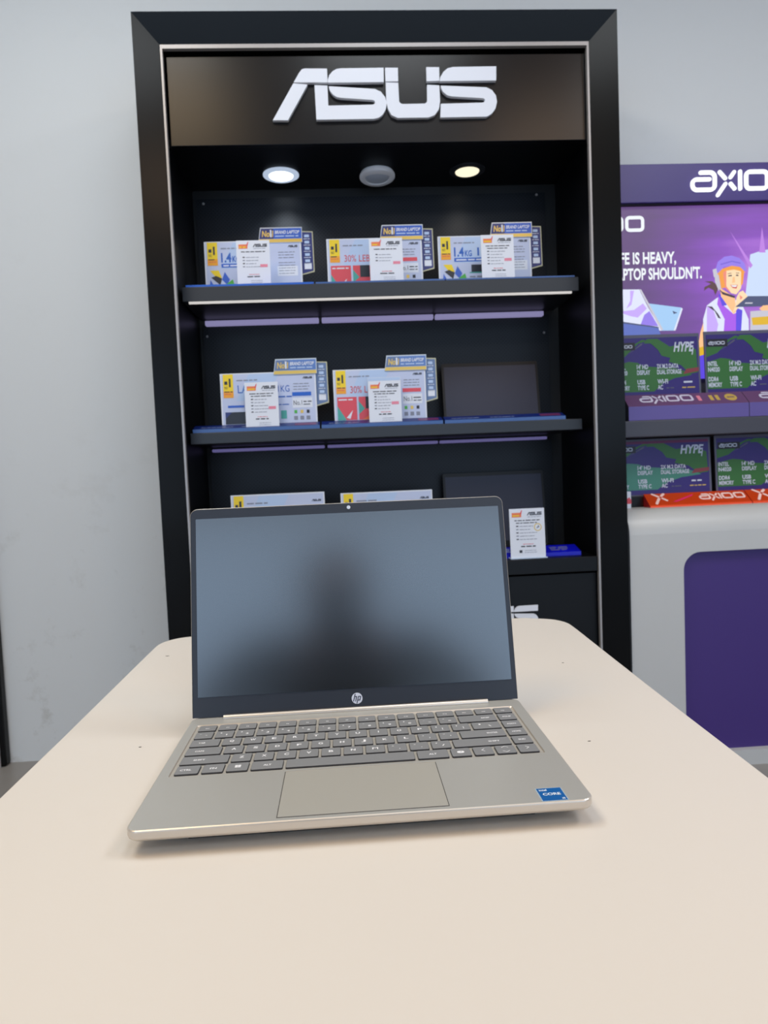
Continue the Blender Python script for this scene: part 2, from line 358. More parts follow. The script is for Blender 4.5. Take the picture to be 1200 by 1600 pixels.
m = MB(); m.box(IL + 0.013, 0.738, WALL - 0.045, WALL - 0.032, -0.03, 0.34, 'perforated'); m.build('perforated_panel', cab)
for x, z in ((-0.432, 1.178), (0.709, 1.186), (-0.444, 0.736), (0.722, 0.714)):
    m = MB(); m.cyl((x, WALL - 0.045, z), (x, WALL - 0.049, z), 0.0045, 0.003, 'trim_silver', 12); m.build('screw_head', cab)
for z, th in ((0.832, 0.043), (0.3925, 0.034)):
    m = MB(); m.box(-0.463, 0.757, 2.158, WALL - 0.046, z - th, z, 'shelf_front', 0.0015); sh = m.build('shelf', cab)
    if z > 0.6:
        m = MB(); m.box(-0.445, 0.735, 2.160, 2.168, z - th - 0.006, z - th, 'strip_white'); q = m.build('edge_light', sh); q['label'] = 'thin white light strip under the shelf edge'; q.matrix_parent_inverse = Matrix()
for z, gl in ((0.776, 'tube_glow'), (0.346, 'tube_glow_dim')):
    for x0, x1 in ((-0.445, -0.062), (-0.052, 0.331), (0.338, 0.716)):
        m = MB(); hh = .008 if z > .5 else .005; m.box(x0, x1, 2.400, 2.424, z - hh, z + hh, gl, 0.003); t = m.build('light_tube', cab)
m = MB(); m.box(IL + 0.006, IR - 0.006, 2.095, WALL - 0.03, -0.083, -0.037, 'black_board', 0.0015); m.build('counter_board', cab)
m = MB(); m.box(IL + 0.006, 0.158, 2.108, 2.125, FL + 0.06, -0.090, 'black_board', 0.001); dr = m.build('base_door', cab)
m = MB(); m.box(0.162, IR - 0.006, 2.108, 2.125, FL + 0.06, -0.090, 'black_board', 0.001); dr = m.build('base_door', cab)
m = MB(); asus(m, Fr((0.285, 2.107, -0.2475)), 0.294, 0.0, 0.004, 'logo_white'); m.build('logo_lettering', dr)
m = MB(); m.box(IL, IR, 2.118, 2.40, FL, FL + 0.06, 'black_matte'); m.build('plinth', cab)

# downlights set into the unit's canopy
CZ = 1.226
def downlight(x, y, label, kind):
    r = 0.058
    t = thing('downlight', (x, y, CZ), label, 'ceiling light', 'round downlights over the top shelf')
    ringm = {'warm': 'lamp_ring_dark', 'on': 'lamp_ring_lit', 'off': 'lamp_ring'}[kind]
    m = MB(); prof = [(r, 0), (r, -0.003), (r - 0.006, -0.006), (r * 0.70, -0.006), (r * 0.66, -0.002), (r * 0.66, 0.0)]
    if kind == 'off':
        m.lathe((x, y, CZ), [(r * .9, -.0005), (r * .9, -0.014), (r * .85, -0.016)], ringm); m.lathe((x, y, CZ - 0.0125), prof, ringm, tilt=-0.14); m.build('ring', t, True)
        m = MB(); m.lathe((x, y, CZ - 0.0125), [(r * 0.66, -0.0045), (r * 0.5, -0.006), (r * 0.3, -0.008), (0.003, -0.009)], 'mirror_cup', tilt=-0.14); m.build('lamp_bowl', t, True)
    else:
        m.lathe((x, y, CZ), prof, ringm); m.build('ring', t, True)
        m = MB(); m.lathe((x, y, CZ), [(r * 0.67, -0.002), (r * 0.66, -0.0065), (r * 0.5, -0.008), (0.003, -0.0085)], 'lamp_on' if kind == 'on' else 'lamp_warm'); m.build('lens', t, True)
    if kind != 'off':
        l = bpy.data.lights.new('downlight_light', 'SPOT'); l.energy = 8.5 if kind == 'on' else 2.6; l.spot_size = math.radians(120); l.spot_blend = 0.8; l.shadow_soft_size = 0.03
        l.color = (0.85, 0.94, 1.0) if kind == 'on' else (1.0, 0.93, 0.8)
        o = bpy.data.objects.new('downlight_light', l); o.location = (x, y, CZ - 0.03 + T); COL.objects.link(o)
    return t
downlight(-0.160, 2.321, 'bright white lit downlight with a pale ring, leftmost of three', 'on')
downlight(0.152, 2.315, 'unlit round downlight with a silvery bowl, middle of three', 'off')
downlight(0.448, 2.313, 'small warm downlight in a dark ring, rightmost of three', 'warm')

# ------------------------------------------------------------------ promo display cards
def promo(x0, z0, Y, kind, label, W=0.300, H=0.172, topper=True, lean=0.03, pale=False):
    t = thing('promo_display', (x0 + W / 2, Y, z0), label, 'display sign', 'landscape promo displays on the shelves')
    fr = Fr((x0, Y, z0), (1, 0, 0), (0, lean, 1)); q = lambda m, a0, b0, a1, b1, c, d=0.0003: m.rect(fr, a0 * W, b0 * H, a1 * W, b1 * H, d, c)
    m = MB(); m.rect(fr, 0, 0, W, H, -0.003, 'paper', 0.003)
    q(m, .015, .02, .985, .98, 'paper_lilac' if kind != 'light' else 'paper')
    m.prism(fr, [(.16 * W, .5 * H), (.30 * W, .98 * H), (.62 * W, .98 * H), (.45 * W, .5 * H)], 0.0005, 0.0005, 'paper_blue')
    q(m, .03, .60, .135, .985, 'yellow', .0008); q(m, .03, .56, .135, .68, 'orange_tag', .001)
    m.text(fr, '1', .10 * W, .76 * H, .15 * H, 'ink', .0013, align='c', bold=True); q(m, .045, .80, .075, .86, 'ink', .0013); m.text(fr, 'NO', .045 * W, .72 * H, .05 * H, 'ink', .0013, width=.03 * W)
    m.dashes(fr, .04 * W, .66 * H, .085 * W, .03 * H, 'ink', .0013, 1); m.dashes(fr, .04 * W, .62 * H, .085 * W, .02 * H, 'print_red', .0013, 2)
    m.dashes(fr, .17 * W, .86 * H, .22 * W, .035 * H, 'ink_grey', .001, 3)
    if kind == 'kilo':
        m.text(fr, '1.4', .17 * W, .62 * H, .17 * H, 'ink_blue', .001, width=.105 * W, bold=True); m.text(fr, 'KG', .285 * W, .62 * H, .11 * H, 'ink_blue', .001, width=.075 * W, bold=True)
        m.text(fr, '1', .42 * W, .63 * H, .15 * H, 'ink_blue', .001, bold=True)
        q(m, .17, .52, .50, .59, 'band_blue', .001); m.dashes(fr, .19 * W, .54 * H, .29 * W, .045 * H, 'paper', .0013, 5)
        m.prism(fr, [(.05 * W, .47 * H), (.14 * W, .47 * H), (.17 * W, .33 * H), (.10 * W, .36 * H)], .001, .001, 'yellow')
        m.prism(fr, [(.06 * W, .34 * H), (.15 * W, .20 * H), (.17 * W, .32 * H), (.11 * W, .37 * H)], .0012, .0012, 'print_black')
        m.prism(fr, [(.17 * W, .30 * H), (.20 * W, .44 * H), (.25 * W, .30 * H), (.22 * W, .20 * H)], .001, .001, 'print_blue')
        m.prism(fr, [(.20 * W, .20 * H), (.28 * W, .30 * H), (.30 * W, .16 * H)], .0013, .0013, 'print_green')
        m.prism(fr, [(.03 * W, .05 * H), (.05 * W, .30 * H), (.13 * W, .05 * H)], .0013, .0013, 'print_blue')
        q(m, .35, .32, .46, .46, 'print_black', .001); q(m, .33, .30, .48, .32, 'print_teal', .001)
        q(m, .62, .05, .67, .22, 'print_green', .001); q(m, .62, .28, .67, .40, 'print_teal', .001)
        m.dashes(fr, .33 * W, .22 * H, .14 * W, .05 * H, 'ink_grey', .001, 6)
    elif kind == 'less':
        m.text(fr, '30% LEBIH', .18 * W, .57 * H, .13 * H, 'ink_red', .001, width=.34 * W)
        q(m, .035, .08, .245, .50, 'print_red', .001)
        m.prism(fr, [(.035 * W, .08 * H), (.035 * W, .34 * H), (.13 * W, .08 * H)], .0013, .0013, 'print_teal'); m.prism(fr, [(.13 * W, .12 * H), (.20 * W, .26 * H), (.17 * W, .10 * H)], .0015, .0015, 'paper')
        m.dashes(fr, .05 * W, .44 * H, .17 * W, .04 * H, 'paper', .0015, 7)
        q(m, .265, .08, .46, .50, 'print_red', .001); q(m, .34, .28, .44, .50, 'print_black', .0013); m.prism(fr, [(.265 * W, .18 * H), (.265 * W, .42 * H), (.33 * W, .28 * H)], .0013, .0013, 'print_teal')
        m.prism(fr, [(.30 * W, .08 * H), (.46 * W, .24 * H), (.46 * W, .08 * H)], .0014, .0014, 'print_orange')
    else:
        m.text(fr, 'LAPTOP', .18 * W, .64 * H, .15 * H, 'ink_blue', .001, width=.34 * W); m.text(fr, '1KG', .60 * W, .64 * H, .12 * H, 'ink_blue', .001, width=.12 * W)
        q(m, .04, .08, .27, .30, 'print_black', .001); m.prism(fr, [(.04 * W, .18 * H), (.04 * W, .30 * H), (.11 * W, .30 * H)], .0013, .0013, 'print_navy'); q(m, .07, .38, .24, .42, 'print_blue', .001)
        q(m, .40, .06, .46, .30, 'print_teal', .001); q(m, .62, .15, .68, .30, 'print_teal', .001)
        m.dashes(fr, .60 * W, .54 * H, .14 * W, .04 * H, 'ink_blue', .001, 4); m.dashes(fr, .60 * W, .40 * H, .12 * W, .03 * H, 'ink_blue', .001, 8)
    # right column
    asus(m, Fr(fr.p(.86 * W, .865 * H, 0), fr.u, fr.v), .10 * W, .0010, .0010, 'ink')
    for i in range(3): m.dashes(fr, .76 * W, (.77 - .05 * i) * H, .17 * W, .025 * H, 'ink_grey', .001, 10 + i)
    if kind != 'kilo': q(m, .745, .555, .945, .625, 'print_red' if kind == 'less' else 'band_blue', .001)
    else:
        for i in range(5): m.dashes(fr, .76 * W, (.58 - .05 * i) * H, .17 * W, .022 * H, 'ink_grey', .001, 20 + i)
    q(m, .745, .34, .955, .52, 'paper', .0008)
    if kind != 'kilo':
        m.text(fr, 'No.1', .755 * W, .39 * H, .09 * H, 'ink', .0012, width=.09 * W); m.dashes(fr, .86 * W, .44 * H, .085 * W, .035 * H, 'ink', .0012, 31); m.dashes(fr, .86 * W, .39 * H, .085 * W, .03 * H, 'ink', .0012, 32)
        for i, c in enumerate(('print_green', 'gold', 'ink')):
            q(m, .76 + .065 * i, .24, .79 + .065 * i, .30, c, .001); q(m, .755 + .065 * i, .12, .795 + .065 * i, .19, 'ink_grey', .001)
    m.build('card', t)
    m = MB(); m.rect(fr, 0.002, 0.0005, W - 0.002, 0.0025, -0.03, 'acrylic_edge', 0.027); m.build('stand_foot', t)
    if topper:
        m = MB(); out = [(.56 * W, .95 * H), (.585 * W, 1.23 * H), (1.015 * W, 1.23 * H), (1.015 * W, .95 * H)]
        m.prism(fr, out, .0022, .0035, 'silver_edge')
        m.prism(fr, [(.572 * W, 1.02 * H), (.592 * W, 1.21 * H), (1.008 * W, 1.21 * H), (1.008 * W, 1.02 * H)], .0039, .0039, 'print_blue_sheen' if pale else 'print_blue')
        m.prism(fr, [(.572 * W, 1.02 * H), (.592 * W, 1.21 * H), (.72 * W, 1.21 * H), (.72 * W, 1.02 * H)], .0041, .0041, 'navy_sheen' if pale else 'print_navy')
        m.prism(fr, [(.563 * W, .955 * H), (.57 * W, 1.015 * H), (1.01 * W, 1.015 * H), (1.01 * W, .955 * H)], .0039, .0039, 'gold')
        m.text(fr, 'No.1', .60 * W, 1.06 * H, .11 * H, 'gold', .0046, width=.115 * W, bold=True, shear=.1); m.text(fr, '1', .685 * W, 1.055 * H, .13 * H, 'paper', .0049, bold=True)
        m.text(fr, 'BRAND LAPTOP', .735 * W, 1.11 * H, .06 * H, 'paper', .0046, width=.25 * W, bold=True, shear=.15); m.dashes(fr, .735 * W, 1.055 * H, .25 * W, .04 * H, 'paper_blue', .0046, 40)
        m.build('header_sign', t)
        m = MB(); m.prism(fr, [(.99 * W, .36 * H), (.99 * W, 1.18 * H), (1.125 * W, 1.17 * H), (1.128 * W, .42 * H)], -.010, -.0085, 'pale_gold')
        m.prism(fr, [(1.0 * W, .385 * H), (1.0 * W, 1.16 * H), (1.115 * W, 1.15 * H), (1.118 * W, .44 * H)], -.0081, -.0081, 'navy_sheen' if pale else 'print_navy')
        for i in range(5):
            m.rect(fr, 1.035 * W, (1.06 - .115 * i) * H, 1.085 * W, (1.11 - .115 * i) * H, -.0077, 'paper_blue'); m.dashes(fr, 1.025 * W, (1.025 - .115 * i) * H, .07 * W, .02 * H, 'paper', -.0077, 50 + i)
        q(m, 1.025, .47, 1.10, .58, 'paper', -.0077); m.build('side_sign', t)
    return t
E0 = 0.0006
ZS1, ZS2, ZS3 = 0.832 + E0, 0.3925 + E0, -0.037 + E0
promo(-0.412, ZS1, 2.275, 'kilo', 'promo display reading 1.4KG at the left end of the top shelf', 0.308)
promo(-0.023, ZS1, 2.275, 'less', 'promo display with red squares, in the middle of the top shelf', 0.308)
promo(0.337, ZS1, 2.275, 'kilo', 'promo display reading 1.4KG at the right end of the top shelf', 0.306)
promo(-0.373, ZS2 + 0.012, 2.205, 'laptop', 'promo display with a dark photo and the word LAPTOP, left end of the middle shelf', 0.298, pale=True)
promo(-0.021, ZS2 + 0.012, 2.205, 'less', 'promo display with red squares beside the dark laptop on the middle shelf', 0.293, pale=True)
promo(-0.366, ZS3 + 0.012, 2.24, 'laptop', 'promo display showing only its top edge above the left half of the open laptop', 0.300, 0.220, False)
promo(-0.014, ZS3 + 0.012, 2.24, 'less', 'promo display showing only its top edge behind the laptop webcam', 0.298, 0.212, False)

# ------------------------------------------------------------------ price cards
def price(x0, z0, Y, label, W=0.102, H=0.153, seal=False, clear=0.0, rows=5, glare=False):
    t = thing('price_card', (x0 + W / 2, Y, z0), label, 'price card', 'upright white price cards on the shelves')
    fr = Fr((x0, Y, z0), (1, 0, 0), (0, 0.05, 1)); m = MB()
    m.rect(fr, 0, 0, W, H, -0.002, 'paper', 0.002)
    if clear: m.rect(fr, 0.001, H * (1 - clear), W - 0.001, H - 0.001, 0.0003, 'paper_blue')
    k = 1 - clear
    m.rect(fr, .07 * W, .83 * H * k, .34 * W, .92 * H * k, .0004, 'tag_orange'); m.prism(fr, [(.30 * W, .90 * H * k), (.35 * W, .97 * H * k), (.37 * W, .97 * H * k), (.34 * W, .88 * H * k)], .0005, .0005, 'print_red')
    m.dashes(fr, .09 * W, .85 * H * k, .22 * W, .04 * H, 'yellow', .0007, 60)
    asus(m, Fr(fr.p(.50 * W, .86 * H * k, 0), fr.u, fr.v), .42 * W, .0006, .0006, 'ink')
    m.dashes(fr, .52 * W, .825 * H * k, .38 * W, .018 * H, 'ink_grey', .0005, 61)
    m.dashes(fr, .14 * W, .755 * H * k, .72 * W, .032 * H, 'ink', .0005, 62)
    if rows > 4: m.dashes(fr, .18 * W, .705 * H * k, .62 * W, .03 * H, 'ink', .0005, 63)
    for i in range(rows):
        z = (.64 - i * .065) * H * k
        m.rect(fr, .18 * W, z, .245 * W, z + .022 * H, .0005, 'ink' if i % 2 == 0 else 'ink_grey'); m.dashes(fr, .28 * W, z, random.Random(i + int(x0 * 100)).uniform(.28, .5) * W, .022 * H, 'ink_grey', .0005, 70 + i)
    m.rect(fr, .70 * W, .44 * H, .92 * W, .50 * H, .0005, 'print_pink') if not seal else None
    if seal:
        c = (.80 * W, .62 * H); n = 24
        m.prism(fr, [(c[0] + .11 * W * math.cos(i * 2 * math.pi / n), c[1] + .11 * W * math.sin(i * 2 * math.pi / n)) for i in range(n)], .0005, .0005, 'gold')
        m.prism(fr, [(c[0] + .085 * W * math.cos(i * 2 * math.pi / n), c[1] + .085 * W * math.sin(i * 2 * math.pi / n)) for i in range(n)], .0007, .0007, 'paper')
        m.prism(fr, [(c[0] - .05 * W, c[1] - .04 * W), (c[0] + .02 * W, c[1] + .06 * W), (c[0] + .05 * W, c[1])], .0009, .0009, 'ink_grey')
        m.rect(fr, .25 * W, .12 * H, .33 * W, .175 * H, .0005, 'ink')
    m.dashes(fr, .36 * W, .285 * H, .30 * W, .02 * H, 'print_red', .0005, 80); m.dashes(fr, .30 * W, .235 * H, .42 * W, .04 * H, 'ink', .0005, 81)
    for i in range(2): m.dashes(fr, .40 * W, (.16 - .04 * i) * H, .35 * W, .015 * H, 'ink_grey', .0005, 82 + i)
    m.build('printed_card', t)
    m = MB(); m.box(x0 - .002, x0 + W + .004, Y - 0.006, Y + 0.03, z0 - 0.0, z0 + 0.004, 'acrylic_edge', .001); m.build('stand_foot', t)
    return t
price(-0.300, ZS1, 2.195, 'white price card in front of the 1.4KG display under the bright downlight', 0.102, 0.148, rows=4)
price(0.110, ZS1, 2.195, 'white price card with few printed rows, in front of the middle top-shelf display', 0.104, 0.146, rows=3)
price(0.462, ZS1, 2.195, 'white price card in front of the rightmost top-shelf display', 0.104, 0.148)
price(-0.294, ZS2, 2.168, 'white price card standing before the LAPTOP display on the middle shelf', 0.102, 0.150)
price(0.087, ZS2, 2.168, 'white price card with a pale blue top band, second on the middle shelf', 0.102, 0.152, clear=.07)
price(0.505, ZS3, 2.110, 'white price card with a round gold seal beside the laptop lid', 0.110, 0.156, seal=True)

# blue wedge strips along the shelf fronts
def strip(x0, x1, z0, Y, label, h=0.024, dp=0.04, mats=('strip_blue', 'strip_blue_light')):
    m = MB(); yz = [(Y, z0), (Y, z0 + h * .45), (Y + dp, z0 + h), (Y + dp, z0)]
    V = [(x, a, b) for x in (x0, x1) for a, b in yz]
    m.add(V, [(0, 3, 2, 1), (4, 5, 6, 7), (1, 2, 6, 5), (2, 3, 7, 6), (3, 0, 4, 7)], mats[0]); m.add(V, [(0, 1, 5, 4)], mats[1])
    sl = Fr((x0, Y, z0 + h * .45), (1, 0, 0), (0, dp, h * .55)); L = x1 - x0
    m.dashes(sl, .06 * L, dp * .35, .25 * L, .006, 'paper_blue', .0003, 90); m.dashes(sl, .38 * L, dp * .35, .2 * L, .006, 'paper_blue', .0003, 91)
    m.rect(sl, .80 * L, dp * .2, .97 * L, dp * .85, .0003, 'strip_pink')
    return tag(m.build('promo_strip'), label, 'shelf strip', 'blue wedge strips along the shelves')
strip(-0.455, -0.068, ZS2, 2.160, 'blue wedge strip under the LAPTOP display on the middle shelf')
strip(-0.062, 0.316, ZS2, 2.160, 'blue wedge strip in the centre of the middle shelf')
strip(0.322, 0.705, ZS2, 2.160, 'blue wedge strip in front of the dark laptop on the middle shelf')
strip(-0.452, -0.066, ZS1, 2.160, 'bright blue wedge strip at the left of the top shelf', 0.013, 0.03, ('deep_blue', 'band_blue'))
strip(-0.060, 0.335, ZS1, 2.160, 'low blue wedge strip at the centre of the top shelf', 0.011, 0.03)
strip(0.341, 0.745, ZS1, 2.160, 'low blue wedge strip at the right of the top shelf', 0.010, 0.03)
def blue_box():
    x0, x1, Y, z0 = 0.36, 0.735, 2.135, ZS3; m = MB(); yz = [(Y, z0), (Y, z0 + .012), (Y + .062, z0 + .028), (Y + .062, z0)]
    V = [(x, a, b) for x in (x0, x1) for a, b in yz]
    m.add(V, [(0, 3, 2, 1), (4, 5, 6, 7), (1, 2, 6, 5), (2, 3, 7, 6), (3, 0, 4, 7), (0, 1, 5, 4)], 'deep_blue')
    sl = Fr((x0, Y, z0 + .012), (1, 0, 0), (0, .062, .016))
    for i in range(3): m.dashes(sl, .285, .018 + .012 * i, .06, .009, 'ink_grey', .0004, 95 + i); m.dashes(sl, .10, .018 + .012 * i, .06, .009, 'paper_blue', .0004, 99 + i)
    tag(m.build('promo_strip'), 'vivid blue wedge box on the low counter behind the gold-seal price card', 'shelf strip', 'blue wedge strips along the shelves')
blue_box()

# dark laptops standing open on the shelves
def shelf_laptop(x0, x1, z0, Y, h, label):
    t = thing('display_laptop', ((x0 + x1) / 2, Y, z0), label, 'laptop', 'dark laptops open on the shelves')
    m = MB(); m.box(x0, x1, Y - 0.140, Y + 0.01, z0 + .002, z0 + .016, 'laptop_black', .003); m.build('keyboard_base', t)
    fr = Fr((x0, Y, z0 + .014), (1, 0, 0), (0, .16, 1)); W = x1 - x0
    m = MB(); m.prism(fr, rrect(0, W, 0, h, .006), -.004, 0, 'laptop_black'); lid = m.build('lid', t)
    m = MB(); m.rect(fr, .008, .02, W - .008, h - .012, .0004, 'screen_dark'); m.build('screen', t)
    return t
shelf_laptop(0.348, 0.680, ZS2, 2.345, 0.205, 'black laptop with a blank grey screen at the right of the middle shelf')
shelf_laptop(0.340, 0.692, ZS3, 2.345, 0.260, 'black laptop with a blank screen half hidden behind the big laptop lid')

# ------------------------------------------------------------------ purple display stand on the right
SY = 2.40
st = thing('purple_display_stand', (1.6, 2.4, FL), 'purple display stand with glowing white header letters and a lit poster', 'display stand')
m = MB(); m.box(0.872, 2.3, 2.375, WALL - 0.002, 1.1335, 1.262, 'purple_box', .002); m.build('header_box', st)
def stroke(m, fr, pts, w, d0, d1, mt, closed=False):
    n = len(pts); rng = range(n if closed else n - 1)
    for i in rng:
        a = Vector(pts[i]); b = Vector(pts[(i + 1) % n]); e = (b - a); L = e.length
        if L < 1e-9: continue
        e /= L; p = Vector((-e.y, e.x)); r = w / 2; P = []
        for j in range(9): t = math.radians(-90 + 180 * j / 8); P.append(tuple(b + e * (r * math.cos(t)) + p * (r * math.sin(t))))
        for j in range(9): t = math.radians(90 + 180 * j / 8); P.append(tuple(a + e * (r * math.cos(t)) + p * (r * math.sin(t))))
        m.prism(fr, P, d0, d1 + (0.00002 * i if d1 == d0 else 0), mt)
def axioo(m, fr, W, d0, d1, mt, w=62, tail=False):
    k = W / 1424.0; f = lambda L: [((a - 103) * k, (392 - b) * k) for a, b in L]
    def arc(cx, cy, r, a0, a1): return [(cx + r * math.cos(math.radians(a0 + (a1 - a0) * i / 4)), cy + r * math.sin(math.radians(a0 + (a1 - a0) * i / 4))) for i in range(5)]
    A = [(245, 145)] + arc(370, 205, 60, -90, 0) + arc(370, 300, 60, 0, 90) + arc(195, 300, 60, 90, 180) + arc(190, 285, 55, 180, 270) + [(360, 230)]
    if not tail: stroke(m, fr, f(A), w * k, d0, d1, mt)
    for L in ([(765, 140), (765, 355)],) if tail else ([(495, 142), (568, 222)], [(685, 145), (638, 210)], [(638, 290), (690, 352)], [(570, 290), (468, 430)], [(765, 140), (765, 355)]): stroke(m, fr, f(L), w * .95 * k, d0, d1, mt)
    for x in (845, 1210):
        O = arc(x + 230, 195, 50, -90, 0) + arc(x + 230, 305, 50, 0, 90) + arc(x + 50, 305, 50, 90, 180) + arc(x + 50, 195, 50, 180, 270)
        stroke(m, fr, f(O), w * k, d0, d1, mt, True)
m = MB(); axioo(m, Fr((1.228, 2.3745, 1.162)), 0.382, 0.001, 0.006, 'sign_white', 50); q = m.build('sign_lettering', st); q['label'] = 'glowing white rounded letters'
m = MB(); m.box(0.872, 2.3, 2.385, 2.400, 1.129, 1.1330, 'black_matte'); m.build('seam', st)
m = MB(); m.box(0.872, 2.3, 2.402, WALL - 0.002, 0.566, 1.130, 'black_matte'); m.build('lightbox_body', st)
m = MB(); m.box(0.872, 2.3, 2.41, WALL - 0.002, FL, 0.566, 'shelf_grey'); m.build('back_board', st)
# the lit poster, one printed sheet
A = lambda px, py: (0.9959 + .00229 * (px - 970) - .000048 * (py - 330), 1.1154 - .00219 * (py - 330) - .0000475 * (px - 970))
pf = Fr((0, 2.400, 0)); m = MB()
m.rect(pf, 0.872, 0.572, 2.28, 1.1285, 0, 'poster_purple', 0.002)
lay = [0.0025]
def P(L, c): lay[0] += 0.00008; m.prism(pf, [A(*p) for p in L], lay[0], lay[0], c)
# pale glow and rays behind the helmeted rider
P([(1172, 398), (1164, 470), (1210, 470), (1230, 385), (1190, 392)], 'p_glow'); P([(1140, 362), (1172, 420), (1176, 415)], 'p_ray'); P([(1190, 355), (1186, 395), (1196, 395)], 'p_ray'); P([(1225, 365), (1205, 398), (1215, 400)], 'p_ray')
# printed laptops, lower left
P([(950, 452), (998, 452), (1012, 480), (1034, 517), (950, 517)], 'p_pale'); P([(972, 486), (990, 484), (1004, 474), (1010, 482), (996, 496), (985, 494), (974, 490)], 'p_lilac'); P([(984, 454), (990, 454), (986, 476), (978, 482), (984, 470)], 'p_lilac'); P([(1000, 508), (1006, 492), (1014, 486), (1028, 510)], 'p_helmet')
P([(1012, 474), (1064, 481), (1053, 517), (1033, 517)], 'p_sky'); P([(1064, 481), (1066, 483), (1055, 517), (1052, 517)], 'p_pale'); P([(1050, 486), (1058, 489), (1052, 491)], 'p_navy')
P([(950, 500), (1028, 512), (1032, 524), (950, 524)], 'p_keys'); P([(950, 499), (1028, 511), (1029, 513), (950, 502)], 'p_navy')
P([(998, 452), (1001, 452), (1036, 516), (1032, 516)], 'p_grey')
# rider: vest, shirt, neck, face, hair, helmet, hand
P([(1100, 500), (1102, 492), (1108, 520), (1120, 548), (1118, 570), (1094, 590), (1088, 560), (1094, 520)], 'p_skin'); P([(1090, 545), (1110, 540), (1110, 562), (1090, 572)], 'p_yellow'); P([(1086, 560), (1112, 552), (1112, 594), (1086, 594)], 'p_blue')
P([(1104, 478), (1120, 466), (1140, 462), (1160, 478), (1170, 500), (1172, 560), (1102, 560), (1098, 500)], 'p_pale'); P([(1104, 480), (1112, 479), (1122, 508), (1116, 540), (1104, 520)], 'p_lilac')
P([(1122, 463), (1130, 478), (1146, 492), (1150, 490), (1152, 560), (1128, 560), (1132, 500), (1120, 476)], 'p_violet'); P([(1122, 461), (1127, 460), (1138, 476), (1134, 478), (1128, 479)], 'p_blue'); P([(1150, 482), (1160, 486), (1156, 560), (1150, 560)], 'p_blue')
P([(1104, 479), (1112, 480), (1122, 492), (1126, 499), (1122, 498), (1116, 487)], 'p_dark')
P([(1124, 450), (1148, 466), (1150, 488), (1146, 492), (1136, 478), (1126, 464)], 'p_skin')
P([(1120, 455), (1122, 448), (1112, 440), (1100, 440), (1110, 444), (1100, 449), (1099, 455), (1106, 450), (1114, 454), (1117, 462)], 'p_hair')
P([(1121, 426), (1126, 452), (1122, 455), (1116, 440), (1116, 422)], 'p_grey')
P([(1128, 424), (1144, 420), (1156, 422), (1160, 438), (1157, 452), (1150, 461), (1142, 459), (1132, 450)], 'p_skin_lit'); P([(1128, 424), (1134, 422), (1134, 448), (1142, 459), (1132, 450)], 'p_blush')
P([(1137, 431), (1142, 430), (1143, 432), (1137, 433)], 'p_dark'); P([(1149, 430), (1153, 430), (1153, 432), (1149, 432)], 'p_dark'); P([(1144, 434), (1147, 433), (1148, 442), (1143, 443)], 'p_skin'); P([(1136, 428), (1142, 427), (1142, 428), (1136, 429)], 'p_hair'); P([(1149, 427), (1154, 427), (1154, 428), (1149, 428)], 'p_hair')
P([(1140, 446), (1152, 446), (1150, 452), (1144, 451)], 'p_lip'); P([(1141, 446.6), (1151, 446.6), (1149, 449.5), (1144, 449)], 'p_white')
P([(1121, 426), (1128, 424), (1132, 450), (1126, 452)], 'p_orange'); P([(1157, 420), (1162, 426), (1160, 444), (1157, 448)], 'p_orange')
P([(1119, 429), (1126, 421), (1142, 416), (1156, 418), (1164, 427), (1158, 425), (1146, 422), (1132, 424), (1124, 431)], 'p_orange')
P([(1117, 420), (1120, 410), (1130, 402), (1142, 400), (1154, 404), (1162, 412), (1166, 424), (1162, 424), (1154, 417), (1142, 416), (1130, 418), (1120, 428)], 'p_helmet'); P([(1124, 413), (1142, 408), (1156, 411), (1156, 413), (1142, 410), (1125, 415)], 'p_helmet2')
P([(1112, 422), (1118, 420), (1120, 434), (1114, 434)], 'p_grey')
P([(1122, 452), (1128, 457), (1148, 464), (1147, 467), (1128, 461)], 'p_dark')
P([(1148, 480), (1150, 466), (1154, 458), (1160, 455), (1166, 462), (1168, 466), (1158, 476), (1150, 486), (1144, 490)], 'p_skin_lit'); P([(1155, 462), (1160, 466), (1156, 470)], 'p_blush')
# laptop and parcel in the rider's hands
P([(1168, 464), (1230, 464), (1230, 480), (1148, 481)], 'p_navy'); P([(1164, 474), (1176, 474), (1175, 476), (1163, 476)], 'p_grey')
P([(1172, 488), (1230, 484), (1230, 560), (1172, 560)], 'p_grey'); P([(1174, 498), (1230, 494), (1230, 508), (1176, 510)], 'p_yellow'); P([(1186, 484), (1192, 479), (1230, 476), (1230, 487), (1190, 487)], 'p_skin')
lay[0] += .0002
axx = Fr((0.79, 2.400, 1.0405)); axioo(m, axx, 0.287, lay[0], lay[0], 'p_white', 58, True)
for tx, xe, z, Wd in (('LIFE IS HEAVY,', 1.186, 0.9335, 0.226), ("LAPTOP SHOULDN'T.", 1.277, 0.8795, 0.318)):
    m.text(pf, tx, xe, z, 0.039, 'p_white', lay[0] + .0004, width=Wd, align='r', bold=True)
m.build('lit_poster', st)
# shelf with plinth
m = MB(); m.box(0.872, 2.3, 2.15, 2.41, 0.327, 0.378, 'shelf_grey', .002); m.build('shelf', st)

